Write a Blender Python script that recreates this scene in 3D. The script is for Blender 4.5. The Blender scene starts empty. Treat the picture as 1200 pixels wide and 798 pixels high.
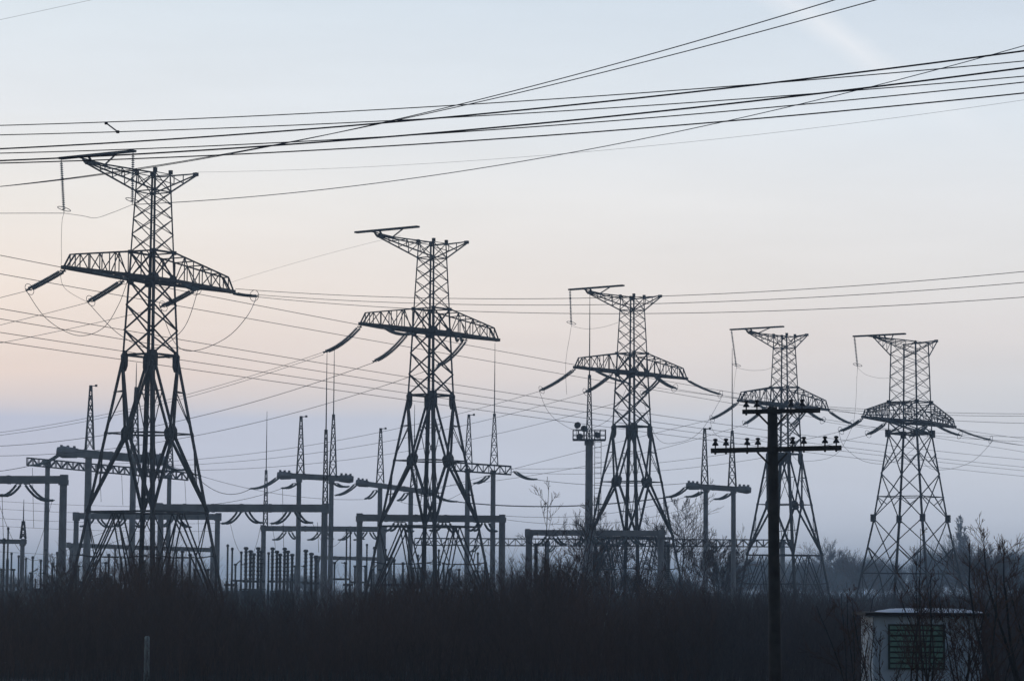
import bpy, math, random
import numpy as np
from mathutils import Vector, Matrix

R = math.radians
SC = bpy.context.scene
COL = SC.collection

# ------------------------------------------------------------------ camera
F = 3333.0                     # focal length in photo pixels (1200 wide)
CAM_H = 4.0
TILT = math.atan(291.0 / F)
ROLL = R(0.4)
CAM = Vector((0, 0, CAM_H))
_r, _u, _f = Vector((1, 0, 0)), Vector((0, -math.sin(TILT), math.cos(TILT))), Vector((0, math.cos(TILT), math.sin(TILT)))
RT = _r * math.cos(ROLL) + _u * math.sin(ROLL)
UP = _u * math.cos(ROLL) - _r * math.sin(ROLL)
cd = bpy.data.cameras.new('camera')
cd.sensor_width = 36.0
cd.lens = 36.0 * F / 1200.0
cd.clip_start = 0.5
cd.clip_end = 20000
cam = bpy.data.objects.new('camera', cd)
COL.objects.link(cam)
m = Matrix((RT, UP, -_f)).transposed().to_4x4()
m.translation = CAM
cam.matrix_world = m
SC.camera = cam

# ------------------------------------------------------------------ world
SUN_EL, SUN_AZ = R(3.5), R(-16)     # low, ahead and a little to the left
W = bpy.data.worlds.new('World')
SC.world = W
W.use_nodes = True
nt = W.node_tree
N, L = nt.nodes, nt.links
bg = N['Background']


def srgb(r, g, b):
    return tuple((c / 255 / 12.92) if c / 255 <= .04045 else ((c / 255 + .055) / 1.055) ** 2.4 for c in (r, g, b))


def mth(op, a, b=None, c=None):
    n = N.new('ShaderNodeMath'); n.operation = op
    for k, v in enumerate((a, b, c)):
        if v is None: continue
        if isinstance(v, (int, float)): n.inputs[k].default_value = v
        else: L.new(v, n.inputs[k])
    return n.outputs[0]


def ramp(fac, stops):
    n = N.new('ShaderNodeValToRGB'); e = n.color_ramp.elements
    while len(e) < len(stops): e.new(0.5)
    for k, (p, c) in enumerate(stops):
        e[k].position = p; e[k].color = (*c, 1)
    L.new(fac, n.inputs[0])
    return n.outputs[0]


def mix(f, a, b):
    n = N.new('ShaderNodeMix'); n.data_type = 'RGBA'
    if isinstance(f, (int, float)): n.inputs[0].default_value = f
    else: L.new(f, n.inputs[0])
    L.new(a, n.inputs[6])
    if isinstance(b, tuple): n.inputs[7].default_value = (*b, 1)
    else: L.new(b, n.inputs[7])
    return n.outputs[2]


sky = N.new('ShaderNodeTexSky'); sky.sky_type = 'NISHITA'; sky.sun_disc = False
sky.sun_elevation = SUN_EL; sky.sun_rotation = SUN_AZ
tc = N.new('ShaderNodeTexCoord')
sx = N.new('ShaderNodeSeparateXYZ'); L.new(tc.outputs['Generated'], sx.inputs[0])
X_, Y_, Z_ = sx.outputs
# thin dusk overcast: a veil whose colour runs with elevation, pinker towards the sunset
noise = N.new('ShaderNodeTexNoise'); noise.inputs['Scale'].default_value = 5.0; noise.inputs['Detail'].default_value = 5
mp = N.new('ShaderNodeMapping'); mp.inputs['Scale'].default_value = (1.0, 1.0, 5.0)
L.new(tc.outputs['Generated'], mp.inputs[0]); L.new(mp.outputs[0], noise.inputs['Vector'])
wob = mth('MULTIPLY', mth('SUBTRACT', noise.outputs['Fac'], 0.5), 0.005)
zz = mth('ADD', Z_, wob)
SKY_LEFT = [(0.0, srgb(200, 211, 230)), (0.030, srgb(190, 202, 223)), (0.0590, srgb(178, 190, 213)), (0.0640, srgb(208, 203, 207)),
            (0.074, srgb(228, 213, 206)), (0.10, srgb(236, 224, 215)), (0.135, srgb(234, 231, 227)), (0.165, srgb(223, 228, 233)),
            (0.205, srgb(214, 225, 234)), (0.5, srgb(140, 162, 194)), (1.0, srgb(92, 116, 154))]
SKY_RIGHT = [(0.0, srgb(216, 222, 234)), (0.030, srgb(213, 219, 231)), (0.052, srgb(209, 213, 222)), (0.068, srgb(213, 214, 218)),
             (0.088, srgb(224, 219, 218)), (0.11, srgb(227, 225, 224)), (0.135, srgb(227, 228, 230)), (0.165, srgb(221, 228, 235)),
             (0.205, srgb(205, 216, 228)), (0.5, srgb(134, 156, 190)), (1.0, srgb(90, 114, 152))]
side = mth('MULTIPLY_ADD', X_, 2.9, 0.5)
side.node.use_clamp = True
veil = mix(side, ramp(zz, SKY_LEFT), ramp(zz, SKY_RIGHT))
# old spread contrail high on the right: a soft band about a great circle
def camdir(px, py):
    return (RT * ((px - 600) / F) + UP * ((399 - py) / F) + _f).normalized()
nrm = camdir(905, -10).cross(camdir(1110, 135)).normalized()
dp = N.new('ShaderNodeVectorMath'); dp.operation = 'DOT_PRODUCT'
L.new(tc.outputs['Generated'], dp.inputs[0]); dp.inputs[1].default_value = nrm
n2 = N.new('ShaderNodeTexNoise'); n2.inputs['Scale'].default_value = 60; n2.inputs['Detail'].default_value = 4
L.new(tc.outputs['Generated'], n2.inputs['Vector'])
band = mth('ABSOLUTE', mth('ADD', dp.outputs['Value'], mth('MULTIPLY', mth('SUBTRACT', n2.outputs['Fac'], .5), .006)))
band = mth('SUBTRACT', 1.0, mth('DIVIDE', band, 0.0066)); band.node.use_clamp = True
zf = mth('MULTIPLY', mth('SUBTRACT', Z_, 0.150), 22.0); zf.node.use_clamp = True
zt = mth('MULTIPLY', mth('SUBTRACT', 0.235, Z_), 22.0); zt.node.use_clamp = True
band = mth('MULTIPLY', mth('MULTIPLY', band, zf), mth('MULTIPLY', zt, 0.7))
veil = mix(band, veil, srgb(235, 237, 241))
# dusk: the sky behind the camera is much darker than the sunset side
n4 = N.new('ShaderNodeTexNoise'); n4.inputs['Scale'].default_value = 9; n4.inputs['Detail'].default_value = 6; n4.inputs['Roughness'].default_value = .6
mp4 = N.new('ShaderNodeMapping'); mp4.inputs['Scale'].default_value = (1.0, 1.0, 6.0); mp4.inputs['Rotation'].default_value = (0, R(8), 0)
L.new(tc.outputs['Generated'], mp4.inputs[0]); L.new(mp4.outputs[0], n4.inputs['Vector'])
uneven = mth('MULTIPLY_ADD', n4.outputs['Fac'], .13, .935)
back = mth('MULTIPLY_ADD', Y_, 0.45, 0.55)
back = mth('MAXIMUM', back, 0.28)
vs = N.new('ShaderNodeVectorMath'); vs.operation = 'SCALE'
L.new(veil, vs.inputs[0]); L.new(mth('MULTIPLY', back, uneven), vs.inputs['Scale'])
# background strength stays in the range for a physical sky; the veil is lifted by its inverse
SKY_STRENGTH = 0.05
lift = N.new('ShaderNodeVectorMath'); lift.operation = 'SCALE'
L.new(vs.outputs[0], lift.inputs[0]); lift.inputs['Scale'].default_value = 1.16 / SKY_STRENGTH
fin = mix(0.94, sky.outputs[0], lift.outputs[0])
L.new(fin, bg.inputs['Color'])
bg.inputs['Strength'].default_value = SKY_STRENGTH

# ------------------------------------------------------------------ sun
sl = bpy.data.lights.new('sun', 'SUN')
sl.energy = 0.22; sl.angle = R(12); sl.color = (1.0, 0.86, 0.74)
so = bpy.data.objects.new('sun', sl); COL.objects.link(so)
sd = Vector((math.sin(SUN_AZ) * math.cos(SUN_EL), math.cos(SUN_AZ) * math.cos(SUN_EL), math.sin(SUN_EL)))
so.rotation_euler = sd.to_track_quat('Z', 'Y').to_euler()
so.location = (0, 0, 60)

SC.view_settings.view_transform = 'Standard'
SC.view_settings.look = 'None'
SC.view_settings.exposure = 0.0
SC.view_settings.gamma = 1.0
SC.view_settings.use_curve_mapping = False
SC.render.engine = 'CYCLES'
SC.cycles.use_denoising = True
SC.cycles.denoiser = 'OPENIMAGEDENOISE'
SC.cycles.denoising_input_passes = 'RGB_ALBEDO_NORMAL'
SC.cycles.denoising_prefilter = 'ACCURATE'
SC.cycles.max_bounces = 5
SC.cycles.volume_bounces = 0
SC.cycles.caustics_reflective = False
SC.cycles.caustics_refractive = False

# ------------------------------------------------------------------ helpers
def at(px, py, D):
    """world point on the ray of photo pixel (px,py) at world depth y = D"""
    d = RT * ((px - 600) / F) + UP * ((399 - py) / F) + _f
    return CAM + d * (D / d.y)


def proj(p):
    q = Vector(p) - CAM
    w = q.dot(_f)
    return 600 + F * q.dot(RT) / w, 399 - F * q.dot(UP) / w


def ground(px, D):
    """ground point under photo column px at depth D (taken near the horizon row)"""
    p = at(px, 640, D)
    return Vector((p.x, D, 0))


def zat(py, D, px=600):
    return at(px, py, D).z


def lerp(a, b, t):
    return a + (b - a) * t


def V(*a):
    return Vector(a)


class MB:
    def __init__(s):
        s.v, s.f = [], []

    def ring(s, c, x, y, n, r, rot=0):
        o = len(s.v)
        for k in range(n):
            a = rot + 2 * math.pi * k / n
            s.v.append(c + x * (r * math.cos(a)) + y * (r * math.sin(a)))
        return o

    def loft(s, rings, n, caps=True):
        for a, b in zip(rings, rings[1:]):
            for k in range(n):
                s.f.append((a + k, a + (k + 1) % n, b + (k + 1) % n, b + k))
        if caps:
            s.f.append(tuple(rings[0] + k for k in range(n))[::-1])
            s.f.append(tuple(rings[-1] + k for k in range(n)))

    @staticmethod
    def frame(d):
        d = d.normalized()
        h = V(0, 0, 1) if abs(d.z) < 0.95 else V(0, 1, 0)
        x = d.cross(h).normalized()
        return x, x.cross(d).normalized()

    def bar(s, a, b, w, w2=None, n=4):
        a, b = Vector(a), Vector(b)
        if (b - a).length < 1e-5: return
        x, y = s.frame(b - a)
        k = .7071 if n == 4 else .5
        r1 = s.ring(a, x, y, n, w * k, math.pi / 4)
        r2 = s.ring(b, x, y, n, (w if w2 is None else w2) * k, math.pi / 4)
        s.loft([r1, r2], n)

    def angle(s, a, b, sx, sy, w, t=.03):
        """rolled steel angle from a to b, its heel on the outer corner, flanges along the two faces"""
        o = len(s.v)
        for p in (a, b):
            for x, y in ((0, 0), (-w, 0), (-w, -t), (-t, -t), (-t, -w), (0, -w)):
                s.v.append(V(p.x + sx * x, p.y + sy * y, p.z))
        for k in range(6):
            s.f.append((o + k, o + (k + 1) % 6, o + 6 + (k + 1) % 6, o + 6 + k))
        s.f.append(tuple(o + k for k in range(6))[::-1]); s.f.append(tuple(o + 6 + k for k in range(6)))

    def tube(s, pts, r, n=6, r2=None):
        pts = [Vector(p) for p in pts]
        m_ = len(pts); rs = []
        for i, p in enumerate(pts):
            d = pts[min(i + 1, m_ - 1)] - pts[max(i - 1, 0)]
            x, y = s.frame(d)
            rr = r[i] if isinstance(r, (list, tuple)) else (r if r2 is None else lerp(r, r2, i / (m_ - 1)))
            rs.append(s.ring(p, x, y, n, rr))
        s.loft(rs, n)

    def box(s, c, sx, sy, sz, rz=0.0):
        c = Vector(c); o = len(s.v)
        ca, sa = math.cos(rz), math.sin(rz)
        for dz in (-.5, .5):
            for dx, dy in ((-.5, -.5), (.5, -.5), (.5, .5), (-.5, .5)):
                x, y = dx * sx, dy * sy
                s.v.append(c + V(x * ca - y * sa, x * sa + y * ca, dz * sz))
        for q in ((3, 2, 1, 0), (4, 5, 6, 7), (0, 1, 5, 4), (1, 2, 6, 5), (2, 3, 7, 6), (3, 0, 4, 7)):
            s.f.append(tuple(o + k for k in q))

    def plate(s, c, a, b, w, h, t):
        """flat plate centred at c, spanned by unit a (w) and b (h), thickness t"""
        a, b = a.normalized(), b.normalized(); nn = a.cross(b).normalized(); o = len(s.v)
        for dz in (-.5, .5):
            for dx, dy in ((-.5, -.25), (-.25, -.5), (.25, -.5), (.5, -.25), (.5, .25), (.25, .5), (-.25, .5), (-.5, .25)):
                s.v.append(Vector(c) + a * (dx * w) + b * (dy * h) + nn * (dz * t))
        s.f.append(tuple(o + k for k in range(8))[::-1]); s.f.append(tuple(o + 8 + k for k in range(8)))
        for k in range(8):
            s.f.append((o + k, o + (k + 1) % 8, o + 8 + (k + 1) % 8, o + 8 + k))

    def lathe(s, c, prof, n=10, axis=V(0, 0, 1)):
        x, y = s.frame(axis); ax = axis.normalized()
        rs = [s.ring(Vector(c) + ax * z, x, y, n, max(r, 1e-3)) for r, z in prof]
        s.loft(rs, n)

    def build(s, name, mat, parent=None, world=True, smooth=False):
        me = bpy.data.meshes.new(name)
        vs = s.v
        if parent is not None and world:
            root = parent
            while root.parent: root = root.parent
            inv = ROOTM[root.name].inverted()
            vs = [inv @ p for p in vs]
        me.from_pydata([tuple(p) for p in vs], [], s.f)
        me.materials.append(mat)
        if smooth: me.polygons.foreach_set('use_smooth', [True] * len(me.polygons))
        o = bpy.data.objects.new(name, me); COL.objects.link(o)
        if parent is not None: o.parent = parent
        return o


ROOTM = {}


def thing(name, label, cat, loc=(0, 0, 0), rz=0.0, group=None):
    o = bpy.data.objects.new(name, None); COL.objects.link(o)
    o.location = loc; o.rotation_euler = (0, 0, rz); o.empty_display_size = .5
    ROOTM[o.name] = Matrix.Translation(Vector(loc)) @ Matrix.Rotation(rz, 4, 'Z')
    tag(o, label, cat, group)
    return o


def tag(o, label=None, cat=None, group=None, kind=None):
    if label: o['label'] = label
    if cat: o['category'] = cat
    if group: o['group'] = group
    if kind: o['kind'] = kind
    return o


def solo(mb, name, mat, label, cat, group=None, smooth=False):
    """a thing that is one mesh, its origin at its own base"""
    lo = Vector((sum(p.x for p in mb.v) / len(mb.v), sum(p.y for p in mb.v) / len(mb.v), min(p.z for p in mb.v)))
    mb.v = [p - lo for p in mb.v]
    o = mb.build(name, mat, None, smooth=smooth)
    o.location = lo
    return tag(o, label, cat, group)


# ------------------------------------------------------------------ materials
def mat(name, col, rough=.8, metal=0.0, var=.25, scale=1.5, bump=0.0, col2=None, island=None, spec=.3, blend=.75):
    ma = bpy.data.materials.new(name); ma.use_nodes = True
    t = ma.node_tree; b = t.nodes['Principled BSDF']
    b.inputs['Roughness'].default_value = rough; b.inputs['Metallic'].default_value = metal
    b.inputs['Specular IOR Level'].default_value = spec
    g = t.nodes.new('ShaderNodeTexCoord')
    n = t.nodes.new('ShaderNodeTexNoise'); n.inputs['Scale'].default_value = scale; n.inputs['Detail'].default_value = 6
    t.links.new(g.outputs['Object'], n.inputs['Vector'])
    r = t.nodes.new('ShaderNodeValToRGB')
    c2 = col2 or tuple(c * (1 - var) for c in col)
    r.color_ramp.elements[0].position = .35; r.color_ramp.elements[1].position = .65
    r.color_ramp.elements[0].color = (*c2, 1); r.color_ramp.elements[1].color = (*col, 1)
    t.links.new(n.outputs['Fac'], r.inputs[0])
    out = r.outputs[0]
    if island:
        ge = t.nodes.new('ShaderNodeNewGeometry')
        mx = t.nodes.new('ShaderNodeMix'); mx.data_type = 'RGBA'
        r2 = t.nodes.new('ShaderNodeValToRGB')
        e = r2.color_ramp.elements
        while len(e) < len(island): e.new(.5)
        for k, c in enumerate(island):
            e[k].position = k / (len(island) - 1); e[k].color = (*c, 1)
        t.links.new(ge.outputs['Random Per Island'], r2.inputs[0])
        mx.inputs[0].default_value = blend
        t.links.new(out, mx.inputs[6]); t.links.new(r2.outputs[0], mx.inputs[7]); out = mx.outputs[2]
    t.links.new(out, b.inputs['Base Color'])
    if bump:
        bp = t.nodes.new('ShaderNodeBump'); bp.inputs['Strength'].default_value = bump
        t.links.new(n.outputs['Fac'], bp.inputs['Height']); t.links.new(bp.outputs[0], b.inputs['Normal'])
    return ma


M = {
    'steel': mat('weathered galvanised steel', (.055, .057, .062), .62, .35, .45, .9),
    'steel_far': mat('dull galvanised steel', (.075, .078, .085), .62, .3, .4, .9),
    'plate': mat('dark steel plate', (.045, .047, .055), .6, .35, .35, 1.2),
    'concrete': mat('weathered concrete', (.33, .345, .36), .9, 0, .35, .7, .2),
    'porcelain': mat('grey glazed porcelain', (.10, .105, .11), .35, 0, .3, 3),
    'glass_disc': mat('greenish insulator glass', (.16, .20, .205), .25, 0, .3, 3, spec=.5),
    'wire': mat('aluminium conductor', (.045, .047, .052), .6, .4, .3, .5),
    'wire_dark': mat('dark sheathed conductor', (.045, .042, .06), .6, 0, .3, .5),
    'wood': mat('tarred wood', (.055, .05, .045), .85, 0, .5, 2.5, .5),
    'cap_dark': mat('dark glazed insulator', (.012, .010, .012), .3, 0, .3, 3),
    'twig': mat('bare twigs', (.17, .085, .055), .9, 0, .4, .16, col2=(.022, .017, .015), island=[(.020, .012, .009), (.080, .042, .027), (.14, .075, .05), (.030, .018, .013)], blend=.5),
    'bark': mat('dark bark', (.035, .030, .028), .9, 0, .5, 3, .4),
    'bark_far': mat('grey bark', (.05, .048, .048), .9, 0, .4, 3),
    'birch': mat('birch bark', (.42, .41, .40), .85, 0, .7, 5, col2=(.10, .095, .09)),
    'hutwall': mat('pale painted metal wall', (.62, .75, .84), .6, 0, .3, 2.2, col2=(.50, .61, .69)),
    'green': mat('green painted louvre', (.22, .40, .31), .55, 0, .4, 3),
    'green_dark': mat('dark green frame', (.03, .06, .05), .6, 0, .3, 3),
    'roof': mat('dark roof sheet', (.035, .034, .035), .8, 0, .4, 3),
    'snow': mat('old snow', (.80, .82, .85), .7, 0, .12, 4, .3),
    'equip': mat('grey equipment paint', (.13, .14, .15), .6, .1, .4, 1.2),
    'marker': mat('pale green concrete marker', (.42, .50, .48), .85, 0, .5, 4, col2=(.28, .32, .33)),
}

# ------------------------------------------------------------------ ground
def ground_mat():
    ma = bpy.data.materials.new('winter meadow soil with snow'); ma.use_nodes = True
    t = ma.node_tree; b = t.nodes['Principled BSDF']; b.inputs['Roughness'].default_value = .95
    g = t.nodes.new('ShaderNodeTexCoord')
    n = t.nodes.new('ShaderNodeTexNoise'); n.inputs['Scale'].default_value = .9; n.inputs['Detail'].default_value = 8; n.inputs['Roughness'].default_value = .7
    t.links.new(g.outputs['Object'], n.inputs['Vector'])
    r = t.nodes.new('ShaderNodeValToRGB'); e = r.color_ramp.elements
    e[0].position = .3; e[0].color = (.022, .020, .018, 1); e[1].position = .66; e[1].color = (.055, .046, .038, 1)
    t.links.new(n.outputs['Fac'], r.inputs[0])
    n3 = t.nodes.new('ShaderNodeTexNoise'); n3.inputs['Scale'].default_value = .55; n3.inputs['Detail'].default_value = 6; n3.inputs['Roughness'].default_value = .65
    t.links.new(g.outputs['Object'], n3.inputs['Vector'])
    r3 = t.nodes.new('ShaderNodeValToRGB'); e = r3.color_ramp.elements
    e[0].position = .645; e[0].color = (0, 0, 0, 1); e[1].position = .70; e[1].color = (1, 1, 1, 1)
    t.links.new(n3.outputs['Fac'], r3.inputs[0])
    mx = t.nodes.new('ShaderNodeMix'); mx.data_type = 'RGBA'
    t.links.new(r3.outputs[0], mx.inputs[0]); t.links.new(r.outputs[0], mx.inputs[6]); mx.inputs[7].default_value = (.62, .64, .68, 1)
    t.links.new(mx.outputs[2], b.inputs['Base Color'])
    bp = t.nodes.new('ShaderNodeBump'); bp.inputs['Strength'].default_value = .6; bp.inputs['Distance'].default_value = .2
    t.links.new(n.outputs['Fac'], bp.inputs['Height']); t.links.new(bp.outputs[0], b.inputs['Normal'])
    return ma


def gz(x, y):
    """gentle swells of the meadow (flat beyond the near field)"""
    k = max(0.0, 1 - max(0, abs(y - 150) - 100) / 120)
    return k * .12 * (math.sin(x * .21 + y * .05) + math.sin(y * .17 + 1.3) * .6 + math.sin(x * .53 + y * .31) * .35) - .15


xs = sorted(set([-4000, -2500, -1500, -800, -400, -200, -120] + [k * 3 - 84 for k in range(57)] + [120, 200, 400, 800, 1500, 2500, 4000]))
ys = sorted(set([-600, -300, -120, 0, 40] + [50 + k * 3 for k in range(70)] + [280, 320, 400, 500, 700, 1000, 1600, 2500, 4000, 6000]))
g = MB()
for y in ys:
    for x in xs: g.v.append(V(x, y, gz(x, y)))
nx = len(xs)
for j in range(len(ys) - 1):
    for i in range(nx - 1):
        a = j * nx + i
        g.f.append((a, a + 1, a + 1 + nx, a + nx))
tag(g.build('ground', ground_mat(), smooth=True), 'rough winter meadow ground with patches of old snow', None, None, 'structure')

# ------------------------------------------------------------------ haze
HZ = 0.00038
hb = MB()
hb.box((0, 2700, 24), 8400, 6800, 52)
hm = bpy.data.materials.new('dusk haze'); hm.use_nodes = True
ht = hm.node_tree; ht.nodes.remove(ht.nodes['Principled BSDF'])
pv = ht.nodes.new('ShaderNodeVolumePrincipled')
pv.inputs['Color'].default_value = (.56, .77, 1.0, 1)
pv.inputs['Density'].default_value = HZ
pv.inputs['Anisotropy'].default_value = 0.65
ht.links.new(pv.outputs[0], ht.nodes['Material Output'].inputs['Volume'])
ho = hb.build('haze', hm)
tag(ho, 'thin bluish evening haze over the substation', None, None, 'stuff')

# ------------------------------------------------------------------ insulators and cables
def catpts(a, b, sag, n):
    return [lerp(a, b, k / n) - V(0, 0, 4 * sag * (k / n) * (1 - k / n)) for k in range(n + 1)]


def disc_chain(mb, pts, r=.15, pitch=.17, n=8):
    """string of bell-shaped discs threaded along a polyline"""
    d = 0.0; nxt = .25
    total = sum((q - p).length for p, q in zip(pts, pts[1:]))
    mb.tube(pts, .03, 5)
    for p, q in zip(pts, pts[1:]):
        l = (q - p).length; ax = (q - p) / l
        while nxt < d + l and nxt < total - .2:
            c = p + ax * (nxt - d)
            mb.lathe(c, [(.05, -.06), (r * .55, -.045), (r, .02), (r * .92, .04), (.05, .035)], n, ax)
            nxt += pitch
        d += l


def ring_mesh(mb, c, ax, r, w=.025):
    x, y = MB.frame(ax); n = 18
    pts = [c + x * (r * math.cos(2 * math.pi * k / n)) + y * (r * math.sin(2 * math.pi * k / n)) for k in range(n + 1)]
    mb.tube(pts, w, 5)


def strain_string(parent, a, b, sag=.25, double=True, ring=True, r=.15, gap=.24):
    mb = MB()
    d = (b - a); s_ = V(d.y, -d.x, 0).normalized()
    ax = d.normalized()
    if double:
        for k in (-1, 1):
            disc_chain(mb, catpts(a + s_ * gap * k + ax * .25, b + s_ * gap * k - ax * .25, sag, 6), r)
        for p in (a + ax * .25, b - ax * .25):
            mb.bar(p - s_ * (gap + .08), p + s_ * (gap + .08), .09)
        mb.bar(a, a + ax * .25, .08); mb.bar(b - ax * .25, b, .08)
    else:
        disc_chain(mb, catpts(a, b, sag, 6), r)
    o = mb.build('insulator_string', M['glass_disc'], parent)
    if ring:
        rb = MB(); ring_mesh(rb, b - ax * .35, ax, .48)
        rb.build('grading_ring', M['steel'], o)
    return o


def cable(pts, r, n=5):
    mb = MB(); mb.tube(pts, r, n)
    return mb


def arc3(p, n=16):
    """smooth curve through three or more points"""
    out = []
    P = [p[0]] + list(p) + [p[-1]]
    for i in range(1, len(P) - 2):
        for k in range(n):
            t = k / n; a, b, c, d = P[i - 1], P[i], P[i + 1], P[i + 2]
            out.append(.5 * ((2 * b) + (c - a) * t + (2 * a - 5 * b + 4 * c - d) * t * t + (3 * b - a - 3 * c + d) * t ** 3))
    out.append(p[-1])
    return out


WIRES = []


def wire(label, pts, r, group, mat_='wire', cat='wire', name='overhead_wire', n=36):
    """pts: (px,py,D) of the two ends, or two ends and a point (px,py) it passes between: a parabola hung in a vertical plane"""
    A, B = at(*pts[0]), at(*pts[-1])
    sag = 0
    if len(pts) == 3:
        mx, my = pts[1][:2]
        lo, hi = 0.0, 1.0
        f = lambda t: proj(lerp(A, B, t))[0] - mx
        sgn = f(0)
        for _ in range(40):
            md = (lo + hi) / 2
            if (f(md) > 0) == (sgn > 0): lo = md
            else: hi = md
        t = min(.85, max(.15, lo)); p = lerp(A, B, t)
        zt_ = at(mx, my, p.y).z
        sag = (p.z - zt_) / (4 * t * (1 - t))
    P = catpts(A, B, sag, n)
    return solo(cable(P, r), name, M[mat_], label, cat, group)


# ------------------------------------------------------------------ lattice pylons
YAW = R(54.5)


def interp(z, tab):
    for (z0, v0), (z1, v1) in zip(tab, tab[1:]):
        if z <= z1: return lerp(v0, v1, (z - z0) / (z1 - z0))
    return tab[-1][1]


def corner_fn(tab):
    sg = [(-1, -1), (1, -1), (1, 1), (-1, 1)]
    return lambda i, z: V(sg[i % 4][0] * interp(z, tab) / 2, sg[i % 4][1] * interp(z, tab) / 2, z)


def xpanels(mb, C, zs, w, horiz=False):
    for z0, z1 in zip(zs, zs[1:]):
        for i in range(4):
            mb.bar(C(i, z0), C(i + 1, z1), w); mb.bar(C(i + 1, z0), C(i, z1), w)
            if horiz: mb.bar(C(i, z1), C(i + 1, z1), w)


def cross_arm(parent, C, zb, zt, half, sb, nb, w, ztip, wall_lines=0, steel='steel'):
    mb = MB()
    def hw(x): return lerp(sb / 2, .16, max(0, (abs(x) - sb / 2)) / (half - sb / 2))
    def tz(x): return lerp(zt, ztip, max(0, (abs(x) - sb / 2)) / (half - .9 - sb / 2))
    for sx in (-1, 1):
        xs_ = [sx * lerp(sb / 2, half - .9, k / nb) for k in range(nb + 1)]
        tip = half * sx
        for sy in (-1, 1):
            mb.bar(V(0, sy * sb / 2, zb), V(xs_[0], sy * sb / 2, zb), w * 1.15)
            mb.bar(V(xs_[0], sy * hw(xs_[0]), zb), V(tip, sy * hw(tip), zb), w * 1.15)
            mb.bar(V(0, sy * sb / 2, zt), V(xs_[0], sy * sb / 2, zt), w * .7)
            mb.bar(V(xs_[0], sy * hw(xs_[0]), zt), V(xs_[-1], sy * hw(xs_[-1]), ztip), w * .5)
            mb.bar(V(xs_[-1], sy * hw(xs_[-1]), ztip), V(tip, sy * hw(tip), zb), w * .5)
            for k in range(nb + 1):
                x = xs_[k]
                if k: mb.bar(V(x, sy * hw(x), zb), V(x, sy * hw(x), tz(x)), w * .3)
                if k < nb:
                    x2 = xs_[k + 1]
                    a, b = (x, x2) if k % 2 == 0 else (x2, x)
                    mb.bar(V(a, sy * hw(a), zb), V(b, sy * hw(b), tz(b)), w * .3)
            for q in range(1, wall_lines + 1):
                fr = q / (wall_lines + 1)
                mb.bar(V(xs_[0], sy * hw(xs_[0]), lerp(zb, zt, fr)), V(xs_[-1], sy * hw(xs_[-1]), lerp(zb, ztip, fr)), w * .4)
        for k in range(nb + 1):
            x = xs_[k]
            mb.bar(V(x, -hw(x), zb), V(x, hw(x), zb), w * .5)
            mb.bar(V(x, -hw(x), tz(x)), V(x, hw(x), tz(x)), w * .4)
            if k < nb:
                x2 = xs_[k + 1]; s2 = 1 if k % 2 else -1
                mb.bar(V(x, -s2 * hw(x), zb), V(x2, s2 * hw(x2), zb), w * .3)
        mb.box(V(tip, 0, zb), .35, .5, .3)
    return mb.build('cross_arm', M[steel], parent, world=False)


def top_arm(parent, zt, zl, s, xl, xr, w, steel='steel'):
    mb = MB()
    for tipx in (xl, xr):
        sx = math.copysign(1, tipx); x0 = sx * s / 2; tip = V(tipx, 0, zt + (.75 if sx > 0 else 0))
        nb = 4 if abs(tipx) > 7 else 2
        for sy in (-1, 1):
            a, b = V(x0, sy * s / 2, zt), V(x0, sy * s / 2, zl)
            mb.bar(a, tip + V(0, sy * .12, .05), w); mb.bar(b, tip + V(0, sy * .12, -.08), w)
            for k in range(1, nb):
                f = k / nb
                mb.bar(lerp(a, tip, f), lerp(b, tip, f), w * .55)
                f0 = (k - 1) / nb
                mb.bar(lerp(a, tip, f0), lerp(b, tip, f), w * .55)
        for k in range(1, nb):
            f = k / nb
            mb.bar(lerp(V(x0, -s / 2, zt), tip, f), lerp(V(x0, s / 2, zt), tip, f), w * .55)
            mb.bar(lerp(V(x0, -s / 2, zt), tip, f), lerp(V(x0, s / 2, zt), tip, (k - 1) / nb), w * .5)
        mb.box(tip, .3, .4, .3)
    return mb.build('ground_wire_arm', M[steel], parent, world=False)


def boom(parent, x, y0, half, z, w=.24, steel='plate'):
    mb = MB()
    for k in (-.13, .13):
        mb.bar(V(x + k, y0 - half, z), V(x + k, y0 + half, z), w * .75)
    for k in range(9):
        y = y0 - half + 2 * half * k / 8
        mb.bar(V(x - .2, y, z), V(x + .2, y, z), .1)
    for q in (-.35, .35): mb.bar(V(x + .45, q, z - .45), V(x, q, z), .14)
    mb.bar(V(x + 2.6, .1, z - .35), V(x, y0 - half * .55, z), .1); mb.bar(V(x + 2.6, .1, z - .35), V(x, y0 + half * .55, z), .1)
    return mb.build('jumper_boom', M[steel], parent, world=False)


TAB_A = [(-.5, 10.15), (23.1, 3.3), (29.4, 2.75), (31.7, 2.58), (38.3, 2.0)]
A_BOOM = (-8.6, -1.3, 3.95, 38.68)
AZ, AT, AHALF, ASB = 29.4, 31.7, 10.7, 2.75


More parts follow.
